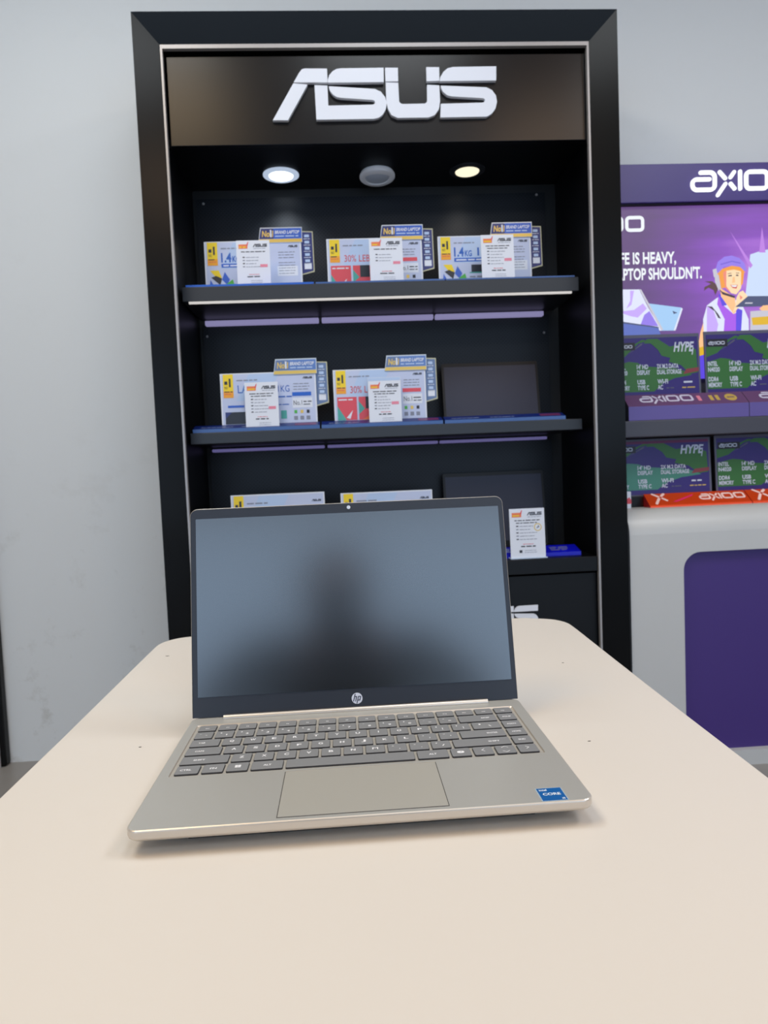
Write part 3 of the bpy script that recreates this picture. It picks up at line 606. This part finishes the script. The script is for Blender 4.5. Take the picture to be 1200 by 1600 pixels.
def wedge_sign(x0, x1, Y, z0, h0, h1, dp, mats, label, group, body):
    """long wedge: short upright face below, sloped printed face above"""
    m = MB(); yz = [(Y, z0), (Y, z0 + h0), (Y + dp, z0 + h0 + h1), (Y + dp, z0)]
    V = [(x, a, b) for x in (x0, x1) for a, b in yz]
    m.add(V, [(0, 3, 2, 1)], mats[2]); m.add(V, [(4, 5, 6, 7)], mats[2]); m.add(V, [(1, 2, 6, 5)], mats[0]); m.add(V, [(2, 3, 7, 6), (3, 0, 4, 7)], mats[1]); m.add(V, [(0, 1, 5, 4)], mats[1])
    sl = Fr((x0, Y, z0 + h0), (1, 0, 0), (0, dp, h1)); body(m, sl, x1 - x0, math.hypot(dp, h1))
    return tag(m.build('wedge_sign'), label, 'shelf sign', group)
def body_purple(m, fr, L, H):
    axioo(m, Fr(fr.p(.045, H * .30, .0006), fr.u, fr.v), .178, 0, 0, 'sign_lilac', 56)
    for i, x in enumerate((.235, .275, .295)): m.rect(fr, x, H * .3, x + .012, H * .75, .0006, 'gold' if i else 'print_pink')
    c = (.345, H * .52); m.prism(fr, [(c[0] + .02 * math.cos(i * math.pi / 8), c[1] + .3 * H * math.sin(i * math.pi / 8)) for i in range(16)], .0006, .0006, 'gold'); m.rect(fr, c[0] - .012, c[1] - .002, c[0] + .012, c[1] + .003, .0009, 'sign_maroon')
wedge_sign(0.905, 1.297, 2.152, 0.379, 0.044, 0.040, 0.045, ('sign_maroon', 'plinth_purple', 'shelf_grey'), 'purple wedge sign with lilac letters on the upper shelf, next to the black unit', 'purple wedge signs', body_purple)
wedge_sign(1.299, 1.69, 2.152, 0.379, 0.044, 0.040, 0.045, ('sign_maroon', 'plinth_purple', 'shelf_grey'), 'purple wedge sign on the upper shelf, cut by the right edge of the photo', 'purple wedge signs', body_purple)

# the white rounded counter with its purple panel
ct = thing('display_counter', (1.6, 2.27, FL), 'white counter with rounded edges and a purple front panel', 'counter')
CY = 2.07; ZC = 0.10; R0 = 0.075
prof = [(CY, FL)]
for i in range(9):
    a = math.radians(180 - 90 * i / 8); prof.append((CY + R0 + R0 * math.cos(a), ZC - R0 + R0 * math.sin(a)))
prof += [(2.408, ZC), (2.408, FL)]
m = MB()
# front face with a rounded opening for the panel
x0c, x1c = 0.864, 2.25; zc0, zc1 = FL, ZC - R0
inner = rrect(1.034, 2.09, -0.672, -0.036, 0.055, 8); outer = rrect(x0c, x1c, zc0, zc1, 0.0001, 8)
ff = Fr((0, CY, 0)); n = len(inner)
V = [ff.p(a, b, 0) for a, b in outer] + [ff.p(a, b, 0) for a, b in inner] + [ff.p(a, b, -0.022) for a, b in inner]
m.add(V, [(i, (i + 1) % n, n + (i + 1) % n, n + i) for i in range(n)] + [(n + i, n + (i + 1) % n, 2 * n + (i + 1) % n, 2 * n + i) for i in range(n)], 'solid_white')
V = [(x, a, b) for x in (x0c, x1c) for a, b in prof[1:]] ; k = len(prof) - 1
m.add(V, [(i, i + 1, k + i + 1, k + i) for i in range(k - 1)], 'solid_white')
m.add([(x0c, a, b) for a, b in prof], [tuple(range(len(prof)))], 'solid_white'); m.add([(x1c, a, b) for a, b in prof], [tuple(range(len(prof)))[::-1]], 'solid_white')
m.build('counter_body', ct, True)
m = MB(); m.prism(ff, inner, -0.030, -0.0215, 'purple_panel'); m.build('front_panel', ct)
m = MB(); pr = [(a - 0.004 if a < 2.2 else a, b if b < 0 else b * 1.0) for a, b in prof]
V = [(x, a, b) for x in (0.8555, 0.8635) for a, b in pr]; k = len(pr)
m.add(V, [(i, (i + 1) % k, k + (i + 1) % k, k + i) for i in range(k)] + [tuple(range(k))[::-1], tuple(range(k, 2 * k))], 'black_matte'); q = m.build('end_panel', ct); q['label'] = 'black end panel of the counter'

def body_orange(m, fr, L, H):
    k = .00019; f = lambda P_: [(.02 + (a - 455) * k, H * .12 + (450 - b) * k * 0.95) for a, b in P_]
    for S in ([(495, 160), (575, 235)], [(690, 165), (635, 220)], [(635, 285), (690, 345)], [(570, 290), (485, 425)]): stroke(m, fr, f(S), 46 * k, .0006, .0006, 'sign_pale')
    m.prism(fr, [(.082, H * .30), (.155, H * .80), (.162, H * .84), (.155, H * .70), (.095, H * .28)], .0006, .0006, 'magenta')
    axioo(m, Fr(fr.p(.175, H * .36, .0006), fr.u, fr.v), .155, 0, 0, 'sign_pale', 62)
    m.rect(fr, 0, 0, L, .0035, .0008, 'orange_edge')
om = ('orange_acrylic', 'orange_edge', 'orange_side')
wedge_sign(0.975, 1.312, 2.165, ZC, 0.004, 0.038, 0.05, om, 'orange wedge sign with pale letters on the counter, nearer the black unit', 'orange wedge signs', body_orange)
wedge_sign(1.315, 1.652, 2.165, ZC, 0.004, 0.038, 0.05, om, 'orange wedge sign on the counter, cut by the right edge of the photo', 'orange wedge signs', body_orange)

def spec_card(x0, z0, Y, label, W=0.305, H=0.192, wine=False, foot=.012):
    t = thing('spec_card', (x0 + W / 2, Y, z0), label, 'display sign', 'purple and green specification cards')
    fr = Fr((x0, Y, z0), (1, 0, 0), (0, .06, 1)); m = MB()
    m.rect(fr, 0, 0, W, H, -0.004, 'card_frame', 0.004)
    i_ = [0.0003]
    def q(L, c): i_[0] += .0001; m.prism(fr, [(a * W, b * H) for a, b in L], i_[0], i_[0], c)
    q([(.02, .02), (.98, .02), (.98, .95), (.02, .95)], 'card_indigo')
    q([(.02, .60), (.14, .66), (.30, .86), (.40, .90), (.36, .92), (.02, .92)], 'card_green')
    q([(.02, .66), (.16, .78), (.34, .92), (.02, .92)], 'card_indigo') ; q([(.02, .62), (.10, .66), (.22, .76), (.10, .80), (.02, .76)], 'card_green')
    q([(.18, .70), (.34, .84), (.35, .86), (.33, .86)], 'card_frame')
    q([(.40, .93), (.52, .93), (.66, .80), (.82, .84), (.96, .74), (.97, .38), (.88, .36), (.78, .50), (.64, .56), (.66, .62), (.56, .66), (.52, .76), (.44, .86), (.36, .86)], 'card_green')
    q([(.02, .10), (.02, .52), (.18, .58), (.28, .56), (.36, .50), (.52, .48), (.70, .46), (.84, .40), (.90, .34), (.70, .30), (.56, .22), (.46, .10)], 'card_teal' if wine else 'card_green')
    if wine: q([(.02, .915), (.98, .915), (.98, .96), (.02, .96)], 'card_wine')
    q([(.80, .36), (.98, .40), (.98, .46), (.84, .44)], 'card_red')
    q([(.03, .76), (.26, .76), (.26, .88), (.03, .88)], 'card_black')
    d = i_[0] + .0003
    axioo(m, Fr(fr.p(.045 * W, .79 * H, d), fr.u, fr.v), .185 * W, 0, 0, 'card_ink', 60)
    m.text(fr, 'HYPE', .70 * W, .72 * H, .15 * H, 'card_ink', d, width=.22 * W, bold=True, shear=.18); m.text(fr, '1', .905 * W, .66 * H, .12 * H, 'card_ink', d, shear=.2)
    for tx, a, b, wd in (('INTEL', .03, .46, .11), ('N4020', .03, .37, .13), ('DDR4', .03, .22, .11), ('MEMORY', .03, .13, .15), ("14' HD", .27, .46, .13), ('DISPLAY', .27, .37, .15), ('USB', .27, .22, .09), ('TYPE C', .27, .13, .13),
                          ('2X M.2 DATA', .50, .46, .25), ('DUAL STORAGE', .50, .37, .28), ('WI-FI', .50, .22, .12), ('AC', .50, .13, .06)):
        m.text(fr, tx, a * W, b * H, .07 * H, 'card_ink', d, width=wd * W, bold=True)
    m.dashes(fr, .60 * W, .14 * H, .10 * W, .03 * H, 'card_frame', d, 7); m.dashes(fr, .80 * W, .22 * H, .10 * W, .05 * H, 'card_ink', d, 8); m.dashes(fr, .78 * W, .14 * H, .16 * W, .03 * H, 'gold', d, 9)
    m.build('printed_panel', t)
    m = MB(); m.box(x0 + .004, x0 + W - .004, Y - 0.012, Y + 0.05, z0 - foot, z0, 'card_frame' if foot < .02 else 'laptop_black', .002); m.build('stand_foot', t)
    return t
spec_card(0.885, 0.378 + .076, 2.215, 'green and purple card on the upper shelf, half behind the black unit', 0.290, 0.206)
spec_card(1.186, 0.378 + .076, 2.205, 'green and purple card on the upper shelf, at the right edge of the photo', 0.300, 0.208)
spec_card(0.875, ZC + .036, 2.235, 'card with a wine-red top edge behind the orange signs, beside the black unit', 0.342, 0.187, wine=True, foot=.0354)
spec_card(1.232, ZC + .036, 2.235, 'bluish green card behind the orange signs, at the right edge of the photo', 0.335, 0.189, foot=.0354)
# risers the upper cards stand on
for x0, lb in ((0.885, 'grey riser block behind the purple wedge signs, beside the black unit'), (1.186, 'grey riser block behind the purple wedge signs, at the right edge of the photo')):
    m = MB(); m.box(x0, x0 + .29, 2.199, 2.28, 0.3786, 0.378 + .0632, 'shelf_grey', .002); tag(m.build('riser_block'), lb, 'riser')
m = MB(); m.box(0.885, 0.913, 2.166, 2.195, ZC + .0006, ZC + .055, 'paper', .001); m.box(0.8845, 0.9135, 2.1655, 2.19, ZC + .016, ZC + .028, 'print_red'); m.prism(Fr((0.885, 2.165, ZC + .026)), [(0, 0), (.028, 0), (.022, .011), (.014, .006), (.006, .012)], 0, .0004, 'print_red')
tag(m.build('small_box'), 'small white box with a red band on the counter beside the black unit', 'box')

# ------------------------------------------------------------------ table
tb = thing('display_table', (0.02, 0.5, FL), 'long white table with rounded far corners in the foreground', 'table')
def tab(z, ins):
    L = []
    def add(x, y): L.append(Vector((x, y, z)))
    xl, xr = -0.301 + ins, 0.3475 - ins
    add(xl + 0.012, -0.10 + ins); add(xr - 0.03, -0.10 + ins)
    add(0.3225 - ins, 0.45); add(0.3300 - ins, 0.66); add(0.3385 - ins, 0.86); add(0.3465 - ins, 1.03)
    for i in range(9):
        a = math.radians(0 + 78 * i / 8); add(xr - 0.045 + 0.045 * math.cos(a), 1.068 + 0.052 * math.sin(a) - ins)
    for i in range(9):
        x = 0.29 - (0.29 + 0.235) * i / 8; add(x, 1.1285 + 0.012 * (1 - ((x - 0.03) / 0.27) ** 2) - ins)
    for i in range(9):
        a = math.radians(100 + 80 * i / 8); add(xl + 0.045 + 0.045 * math.cos(a), 1.075 + 0.050 * math.sin(a) - ins)
    add(-0.2995 + ins, 0.95); add(-0.2955 + ins, 0.70); add(-0.2935 + ins, 0.45)
    return L
m = MB(); m.loft([tab(-0.028, .004), tab(-0.026, .001), tab(-0.003, 0), tab(-0.001, .0008), tab(0, .0025)], 'table_laminate'); top = m.build('tabletop', tb)
for sx, sy in ((-0.24, 0.02), (0.27, 0.02), (-0.24, 1.02), (0.28, 1.02)):
    m = MB(); m.box(sx - .02, sx + .02, sy - .02, sy + .02, FL, -0.028, 'steel', .003); m.build('leg', tb)

# ------------------------------------------------------------------ the open laptop
LX, LY, TH = 0.00316, 0.46385, 0.00168
lp = thing('laptop', (LX, LY, 0), 'open silver laptop with a blank dark screen in the middle of the white table', 'laptop', rotz=TH, local=True)
ORG[lp.name] = Vector((0, 0, 0))
W2, DP, ZTP = 0.1625, 0.2180, 0.0185
def ring(ins, z, r=0.009): return [Vector((x, y, z)) for x, y in rrect(-W2 + ins, W2 - ins, ins, DP - ins, max(.002, r - ins), 8)]
m = MB(); m.loft([ring(.030, .0034), ring(.014, .0052), ring(.003, .0098), ring(.0006, .0118), ring(0, .0135), ring(0, .0172)], 'aluminium_edge', True, False)
m.loft([ring(0.0009, .01725), ring(.0010, .0172)], 'aluminium', False, True); m.build('base_body', lp, True)
KX0, KX1, KY0, KY1 = -0.1535, 0.1515, 0.0825, 0.1965
m = MB()
hole = lambda ins, z: [Vector((x, y, z)) for x, y in rrect(KX0 - ins, KX1 + ins, KY0 - ins, KY1 + ins, .0025, 8)]
m.loft([ring(0, .0172), ring(.0002, .0179), ring(.0009, .0184)], 'aluminium_edge', False, False)
m.loft([ring(.0009, .0184), ring(.0014, ZTP), hole(0, ZTP)], 'aluminium', False, False)
m.loft([hole(0, ZTP), hole(-.0009, .0173)], 'aluminium_edge', False, False)
m.build('palm_rest_deck', lp)
m = MB(); m.rect(Fr((0, 0, 0), (1, 0, 0), (0, 1, 0)), KX0, KY0, KX1, KY1, .0174, 'key_well', .00005); m.build('keyboard_tray', lp)
top_f = Fr((0, 0, 0), (1, 0, 0), (0, 1, 0))
m = MB(); m.rect(top_f, -.0604, .0046, .0602, .0784, ZTP + .00005, 'groove', .0001); m.rect(top_f, -.0598, .0052, .0596, .0778, ZTP + .0001, 'touchpad', .0002)
m.rect(top_f, -.0598, .0778, .0596, .0784, ZTP + .0001, 'aluminium_edge', .0003); m.build('touchpad', lp)  # pale strip paints the highlight along the touchpad's far edge
# keys
U1 = 0.3000 / 16; KB0 = -0.1510; RY = 0.0186
def key(x, y, w, h, legs):
    m = MB(); g = .0013; x0, x1, y0, y1 = x + g, x + w - g, y + g, y + h - g
    r = lambda ins, z: [Vector((a, b, z)) for a, b in rrect(x0 + ins, x1 - ins, y0 + ins, y1 - ins, .0012, 2)]
    m.loft([r(-.0001, .0174), r(0, .0187), r(.0002, .0189)], 'key_side', False, False); m.loft([r(.0002, .0189), r(.0003, .01891)], 'key_grey', False)
    for s, a, b, hh, wd in legs: m.text(top_f, s, x0 + a * (x1 - x0), y0 + b * (y1 - y0), hh, 'key_legend', .01902, align='c', width=wd, bold=True)
    return m.build('key', lp)
rows = []
y = 0.0845; H = RY
bot = [('CTRL', 1.15, .0092), ('FN', 1.05, .0055), ('WIN', 1.05, 0), ('ALT', 1.5, .0065), ('', 5.75, 0), ('ALT', 1.5, .0065), ('COP', 1, 0), ('<', 1, .003), ('UD', 1, 0), ('>', 1, .003)]
x = KB0
for s, wu, wd in bot:
    w_ = wu * U1
    if s == 'WIN':
        k_ = key(x, y, w_, H, []); me = k_.data
        m = MB()
        for a in (0, 1):
            for b in (0, 1): m.rect(top_f, x + w_ / 2 - .0024 + a * .0025, y + H / 2 - .0018 + b * .0025, x + w_ / 2 - .0001 + a * .0025, y + H / 2 + .0005 + b * .0025, .01905, 'key_legend')
        m.build('window_mark', k_)
    elif s == 'COP':
        k_ = key(x, y, w_, H, []); m = MB(); m.prism(top_f, rrect(x + w_ / 2 - .0032, x + w_ / 2 + .0028, y + H / 2 - .0022, y + H / 2 + .0022, .0018, 4), .01905, .01905, 'key_legend'); m.prism(top_f, [(x + w_ / 2 - .0008, y + H / 2 - .001), (x + w_ / 2 + .0012, y + H / 2 + .0012), (x + w_ / 2 + .0002, y + H / 2 + .0012)], .01908, .01908, 'key_grey'); m.build('swirl_mark', k_)
    elif s == 'UD':
        k_ = key(x, y, w_, H, []); m = MB(); cx = x + w_ / 2
        for yy, sg in ((y + H * .74, 1), (y + H * .26, -1)): stroke(m, top_f, [(cx - .0028, yy - sg * .0011), (cx, yy + sg * .0011), (cx + .0028, yy - sg * .0011)], .0006, .01906, .01906, 'key_legend')
        m.build('arrow_mark', k_)
    elif s in '<>' and s:
        k_ = key(x, y, w_, H, []); m = MB(); sg = 1 if s == '>' else -1; cx = x + w_ / 2; cy = y + H * .55
        stroke(m, top_f, [(cx - sg * .0012, cy + .0024), (cx + sg * .0012, cy), (cx - sg * .0012, cy - .0024)], .0006, .01906, .01906, 'key_legend'); m.build('arrow_mark', k_)
    else: key(x, y, w_, H, [(s, .42 if s == 'CTRL' else .5, .40, .0028, wd)] if s else [])
    x += w_
def row(y, H, items, lh=.0040):
    x = KB0
    for s, wu, kind in items:
        w_ = wu * U1
        if kind == 'L': lg = [(s, .5, .42, lh, .0040 if s not in 'IWM' else (.0050 if s != 'I' else .0009))]
        elif kind == 'w': lg = [(s, .38 if wu > 1.2 else .5, .42, .0026, .0019 * len(s) + .0003)]
        elif kind == 'W': lg = [(s, .72, .42, .0026, .0019 * len(s) + .0003)]
        elif kind == '2': lg = [(s[0], .62, .30, .0032, .0026 if s[0] not in "1'.,;|[]" else .0010), (s[1], .28, .62, .0019, .0018)]
        elif kind == 'f': lg = [(s, .5, .36, .0018, .0012 * max(2, len(s)))]
        else: lg = []
        key(x, y, w_, H, lg); x += w_
L = lambda t: [(c, 1, 'L') for c in t]
row(y + RY, RY, [('SHIFT', 2.25, 'w')] + L('ZXCVBNM') + [(',<', 1, '2'), ('.>', 1, '2'), ('/?', 1, '2'), ('SHIFT', 2.75, 'W'), ('END', 1, 'w')])
row(y + 2 * RY, RY, [('CAPS', 1.75, 'w')] + L('ASDFGHJKL') + [(';:', 1, '2'), ("'\"", 1, '2'), ('ENTER', 2.25, 'W'), ('HOME', 1, 'w')])
row(y + 3 * RY, RY, [('TAB', 1.5, 'w')] + L('QWERTYUIOP') + [('[{', 1, '2'), (']}', 1, '2'), ('\\|', 1.5, '2'), ('PGDN', 1, 'w')])
row(y + 4 * RY, RY, [('`~', 1, '2')] + [(a + b, 1, '2') for a, b in zip('1234567890-=', '!@#$%^&*()_+')] + [('BKSP', 2, 'W'), ('PGUP', 1, 'w')])
row(y + 5 * RY, .0165, [(s, 1, 'f') for s in ('ESC', 'F1', 'F2', 'F3', 'F4', 'F5', 'F6', 'F7', 'F8', 'F9', 'F10', 'F11', 'F12', 'PRT', 'PWR', 'DEL')])
# hinge bar, badge sticker, feet
m = MB(); m.cyl((-.1310, .2110, .0190), (.1305, .2110, .0190), .0030, .0030, 'aluminium_edge', 20); m.build('hinge_bar', lp, True)
m = MB(); m.rect(top_f, .1250, .0012, .1442, .0212, ZTP + .00005, 'sticker_edge', .0001); m.rect(top_f, .1258, .0020, .1436, .0206, ZTP + .0001, 'sticker_blue', .0001)
m.text(top_f, 'intel', .1272, .0165, .0026, 'sticker_white', ZTP + .0003, width=.0055, bold=True); m.text(top_f, 'CORE', .1347, .0098, .0034, 'sticker_white', ZTP + .0003, width=.0128, align='c', bold=True); m.text(top_f, 'i5', .1425, .0032, .0022, 'sticker_white', ZTP + .0003, width=.0022, align='r', bold=True)
q = m.build('badge_sticker', lp); q['label'] = 'small blue square sticker at the front right corner'
for y0, y1 in ((.020, .028), (.185, .195)):
    m = MB(); m.box(-.125, .125, y0, y1, 0.0, .0036, 'rubber', .0008); m.build('rubber_foot', lp)
# lid
BT = 1.7799; LW2, LH = 0.1627, 0.2088; LO = (0, 0.2155, ZTP)
up = Vector((0, -math.cos(BT), math.sin(BT)))
lf = Fr(LO, (1, 0, 0), up)
def lring(ins, d, r=.008):
    q = rrect(-LW2 + ins, LW2 - ins, .0004, LH - ins, max(.001, r - ins), 8); e = LW2 - ins
    return [lf.p(*((e if a > 0 else -e, b) if b < .02 and abs(a) > e - r else (a, b)), d) for a, b in q]
m = MB(); m.loft([lring(.002, -.0062), lring(.0004, -.0052), lring(0, -.0040), lring(0, -.0008), lring(.0004, -.0004)], 'aluminium_edge'); lid = m.build('lid_shell', lp, True)
ORG[lid.name] = Vector((0, 0, 0))
m = MB(); m.loft([lring(.0006, -.0004), lring(.0006, .0004), lring(.0011, .0007)], 'bezel'); bz = m.build('bezel', lp)
m = MB(); m.rect(lf, -.1571, .0196, .1577, .1985, .0007, 'print_black', .0003); m.rect(lf, -.1566, .0200, .1572, .1981, .00085, 'display_glass', .0004); m.build('screen', lp)
cir = lambda cx, cy, r, n=28: [(cx + r * math.cos(2 * math.pi * i / n), cy + r * math.sin(2 * math.pi * i / n)) for i in range(n)]
m = MB(); m.prism(lf, cir(0.0005, .2037, .0030), .0007, .0009, 'bezel'); m.prism(lf, cir(0.0005, .2037, .0019), .0009, .0011, 'cam_white'); q = m.build('webcam', lp); q['label'] = 'small white webcam cover'
for x in (-.031, .031):
    m = MB(); m.prism(lf, cir(x, .2037, .0007, 12), .0007, .0009, 'print_black'); m.build('microphone_hole', lp)
m = MB(); m.prism(lf, cir(0.0002, .0103, .0054, 40), .0007, .0010, 'hp_white')
bd = Fr(lf.p(0.0002, .0103, .0012), lf.u, lf.v)
def hp_mark(m, fr):
    s = .12
    for P_ in ([(-.0021, -.0028), (-.0013, .0054)], ): pass
    st_ = lambda L, w=.0008: stroke(m, fr, [(a + .28 * b, b) for a, b in L], w, 0, 0, 'hp_ink')
    st_([(-.0029, -.0026), (-.0029, .0042)]); st_([(-.0029, .0018), (-.0008, .0018), (-.0008, -.0026)])
    st_([(.0010, .0018), (.0010, -.0048)]); st_([(.0010, .0018), (.0032, .0018), (.0032, -.0018), (.0010, -.0018)])
hp_mark(m, bd); q = m.build('maker_badge', lp); q['label'] = 'round white badge under the screen'

# specks of dirt lying on the table top belong to its surface
m = MB()
for x, y, r in ((-0.2665, 1.005, .0017), (-0.2065, 0.662, .0009), (0.2125, 0.608, .0009), (0.268, 0.858, .0009)):
    m.prism(top_f, [(x + r * 1.6 * math.cos(i * math.pi / 4), y + r * .7 * math.sin(i * math.pi / 4)) for i in range(8)], .00002, .0003, 'groove')
m.build('surface_mark', tb)

# ------------------------------------------------------------------ ceiling lamps overhead and the person taking the picture
mat('panel_body', (230, 230, 230), 0.5)
for x, y, p, c, sz in LAMPS:
    m = MB(); m.box(x - sz / 2 - .02, x + sz / 2 + .02, y - sz / 2 - .02, y + sz / 2 + .02, CEIL - .045, CEIL - .001, 'panel_body', .004)
    tag(m.build('ceiling_lamp'), 'square white ceiling lamp panel above the shop floor, out of the photo', 'ceiling light', 'square ceiling lamps')
mat('dark_cloth', (18, 18, 22), 0.9); mat('skin', (170, 120, 92), 0.55); mat('hair', (18, 15, 14), 0.6); mat('phone_black', (12, 12, 14), 0.25)
def skin(name, joints, edges, mt, parent, lv=2, root=0):
    me = bpy.data.meshes.new(name); off = ORG[parent.name]
    me.from_pydata([Vector(j[:3]) - off for j in joints], edges, []); o = bpy.data.objects.new(name, me); COL.objects.link(o); o.parent = parent
    me.materials.append(MATS[mt]); o.modifiers.new('s', 'SKIN'); me.skin_vertices.new() if not me.skin_vertices else None
    for i, j in enumerate(joints):
        rx = j[3]; ry = j[4] if len(j) > 4 else rx; me.skin_vertices[0].data[i].radius = (rx, ry); me.skin_vertices[0].data[i].use_root = (i == root)
    s_ = o.modifiers.new('u', 'SUBSURF'); s_.levels = lv; s_.render_levels = lv
    for p_ in me.polygons: p_.use_smooth = True
    ORG[o.name] = off; return o
pe = thing('person', (-.02, -.42, FL), 'person in dark clothes sitting on a low stool at the near end of the table', 'person')
J = [(-.03, -.50, -.25, .17, .12), (-.03, -.47, -.02, .165, .11), (-.03, -.42, .17, .18, .11), (-.03, -.39, .27, .10, .08), (-.03, -.38, .32, .065, .065), (-.03, -.375, .37, .075, .085), (-.03, -.375, .43, .07, .08),
     (-.235, -.40, .225, .09), (-.37, -.36, .10, .075), (-.10, -.14, .20, .03), (.175, -.40, .225, .09), (.32, -.36, .10, .075), (.07, -.14, .20, .03),
     (-.13, -.44, -.40, .095), (-.16, -.25, -.28, .075), (-.16, -.27, -.62, .05), (-.16, -.17, -.675, .04), (.07, -.44, -.40, .095), (.10, -.25, -.28, .075), (.10, -.27, -.62, .05), (.10, -.17, -.675, .04)]
E_ = [(0, 1), (1, 2), (2, 3), (3, 4), (4, 5), (5, 6), (2, 7), (7, 8), (8, 9), (2, 10), (10, 11), (11, 12), (0, 13), (13, 14), (14, 15), (15, 16), (0, 17), (17, 18), (18, 19), (19, 20)]
skin('body', J, E_, 'dark_cloth', pe)
m = MB()
def ell(m, c, r, mt, n=20):
    rings = []
    for j in range(1, 12):
        a = math.pi * j / 12; rings.append([Vector((c[0] + r[0] * math.sin(a) * math.cos(2 * math.pi * i / n), c[1] + r[1] * math.sin(a) * math.sin(2 * math.pi * i / n), c[2] - r[2] * math.cos(a))) for i in range(n)])
    m.loft(rings, mt)
ell(m, (-.03, -.375, .395), (.078, .092, .115), 'skin'); ell(m, (-.03, -.278, .385), (.012, .018, .02), 'skin'); m.build('head', pe, True)
m = MB(); ell(m, (-.03, -.395, .425), (.088, .095, .105), 'hair'); m.build('hair', pe, True)
for sx in (-1, 1):
    bx = -.015 + sx * .085
    Jh = [(bx, -.14, .20, .026, .02), (bx - sx * .012, -.10, .215, .03, .014)]; Eh = [(0, 1)]
    for k in range(4):
        z = .245 - .018 * k; n0 = len(Jh)
        Jh += [(bx - sx * .018, -.065, z, .009), (bx - sx * .022, -.035, z + .002, .008), (bx - sx * .038, -.018, z + .003, .007)]; Eh += [(1, n0), (n0, n0 + 1), (n0 + 1, n0 + 2)]
    n0 = len(Jh); Jh += [(bx - sx * .03, -.085, .235, .010), (bx - sx * .045, -.06, .245, .008)]; Eh += [(1, n0), (n0, n0 + 1)]
    skin('hand', Jh, Eh, 'skin', pe, 1)
m = MB(); m.box(-.06, .025, -.034, -.026, .185, .340, 'phone_black', .003)
tag(m.build('phone'), 'black phone held upright in both hands behind the camera position', 'phone')

so = thing('stool', (-.03, -.50, FL), 'low round grey stool under the seated person', 'stool')
m = MB(); m.lathe((-.03, -.50, -.560), [(.11, 0), (.12, .006), (.12, .022), (.11, .027)], 'shelf_grey'); m.build('seat', so, True)
for k in range(4):
    a = math.pi / 4 + k * math.pi / 2; m = MB(); m.cyl((-.03 + .10 * math.cos(a), -.50 + .10 * math.sin(a), FL), (-.03 + .08 * math.cos(a), -.50 + .08 * math.sin(a), -.559), .012, .012, 'steel', 12); m.build('leg', so, True)
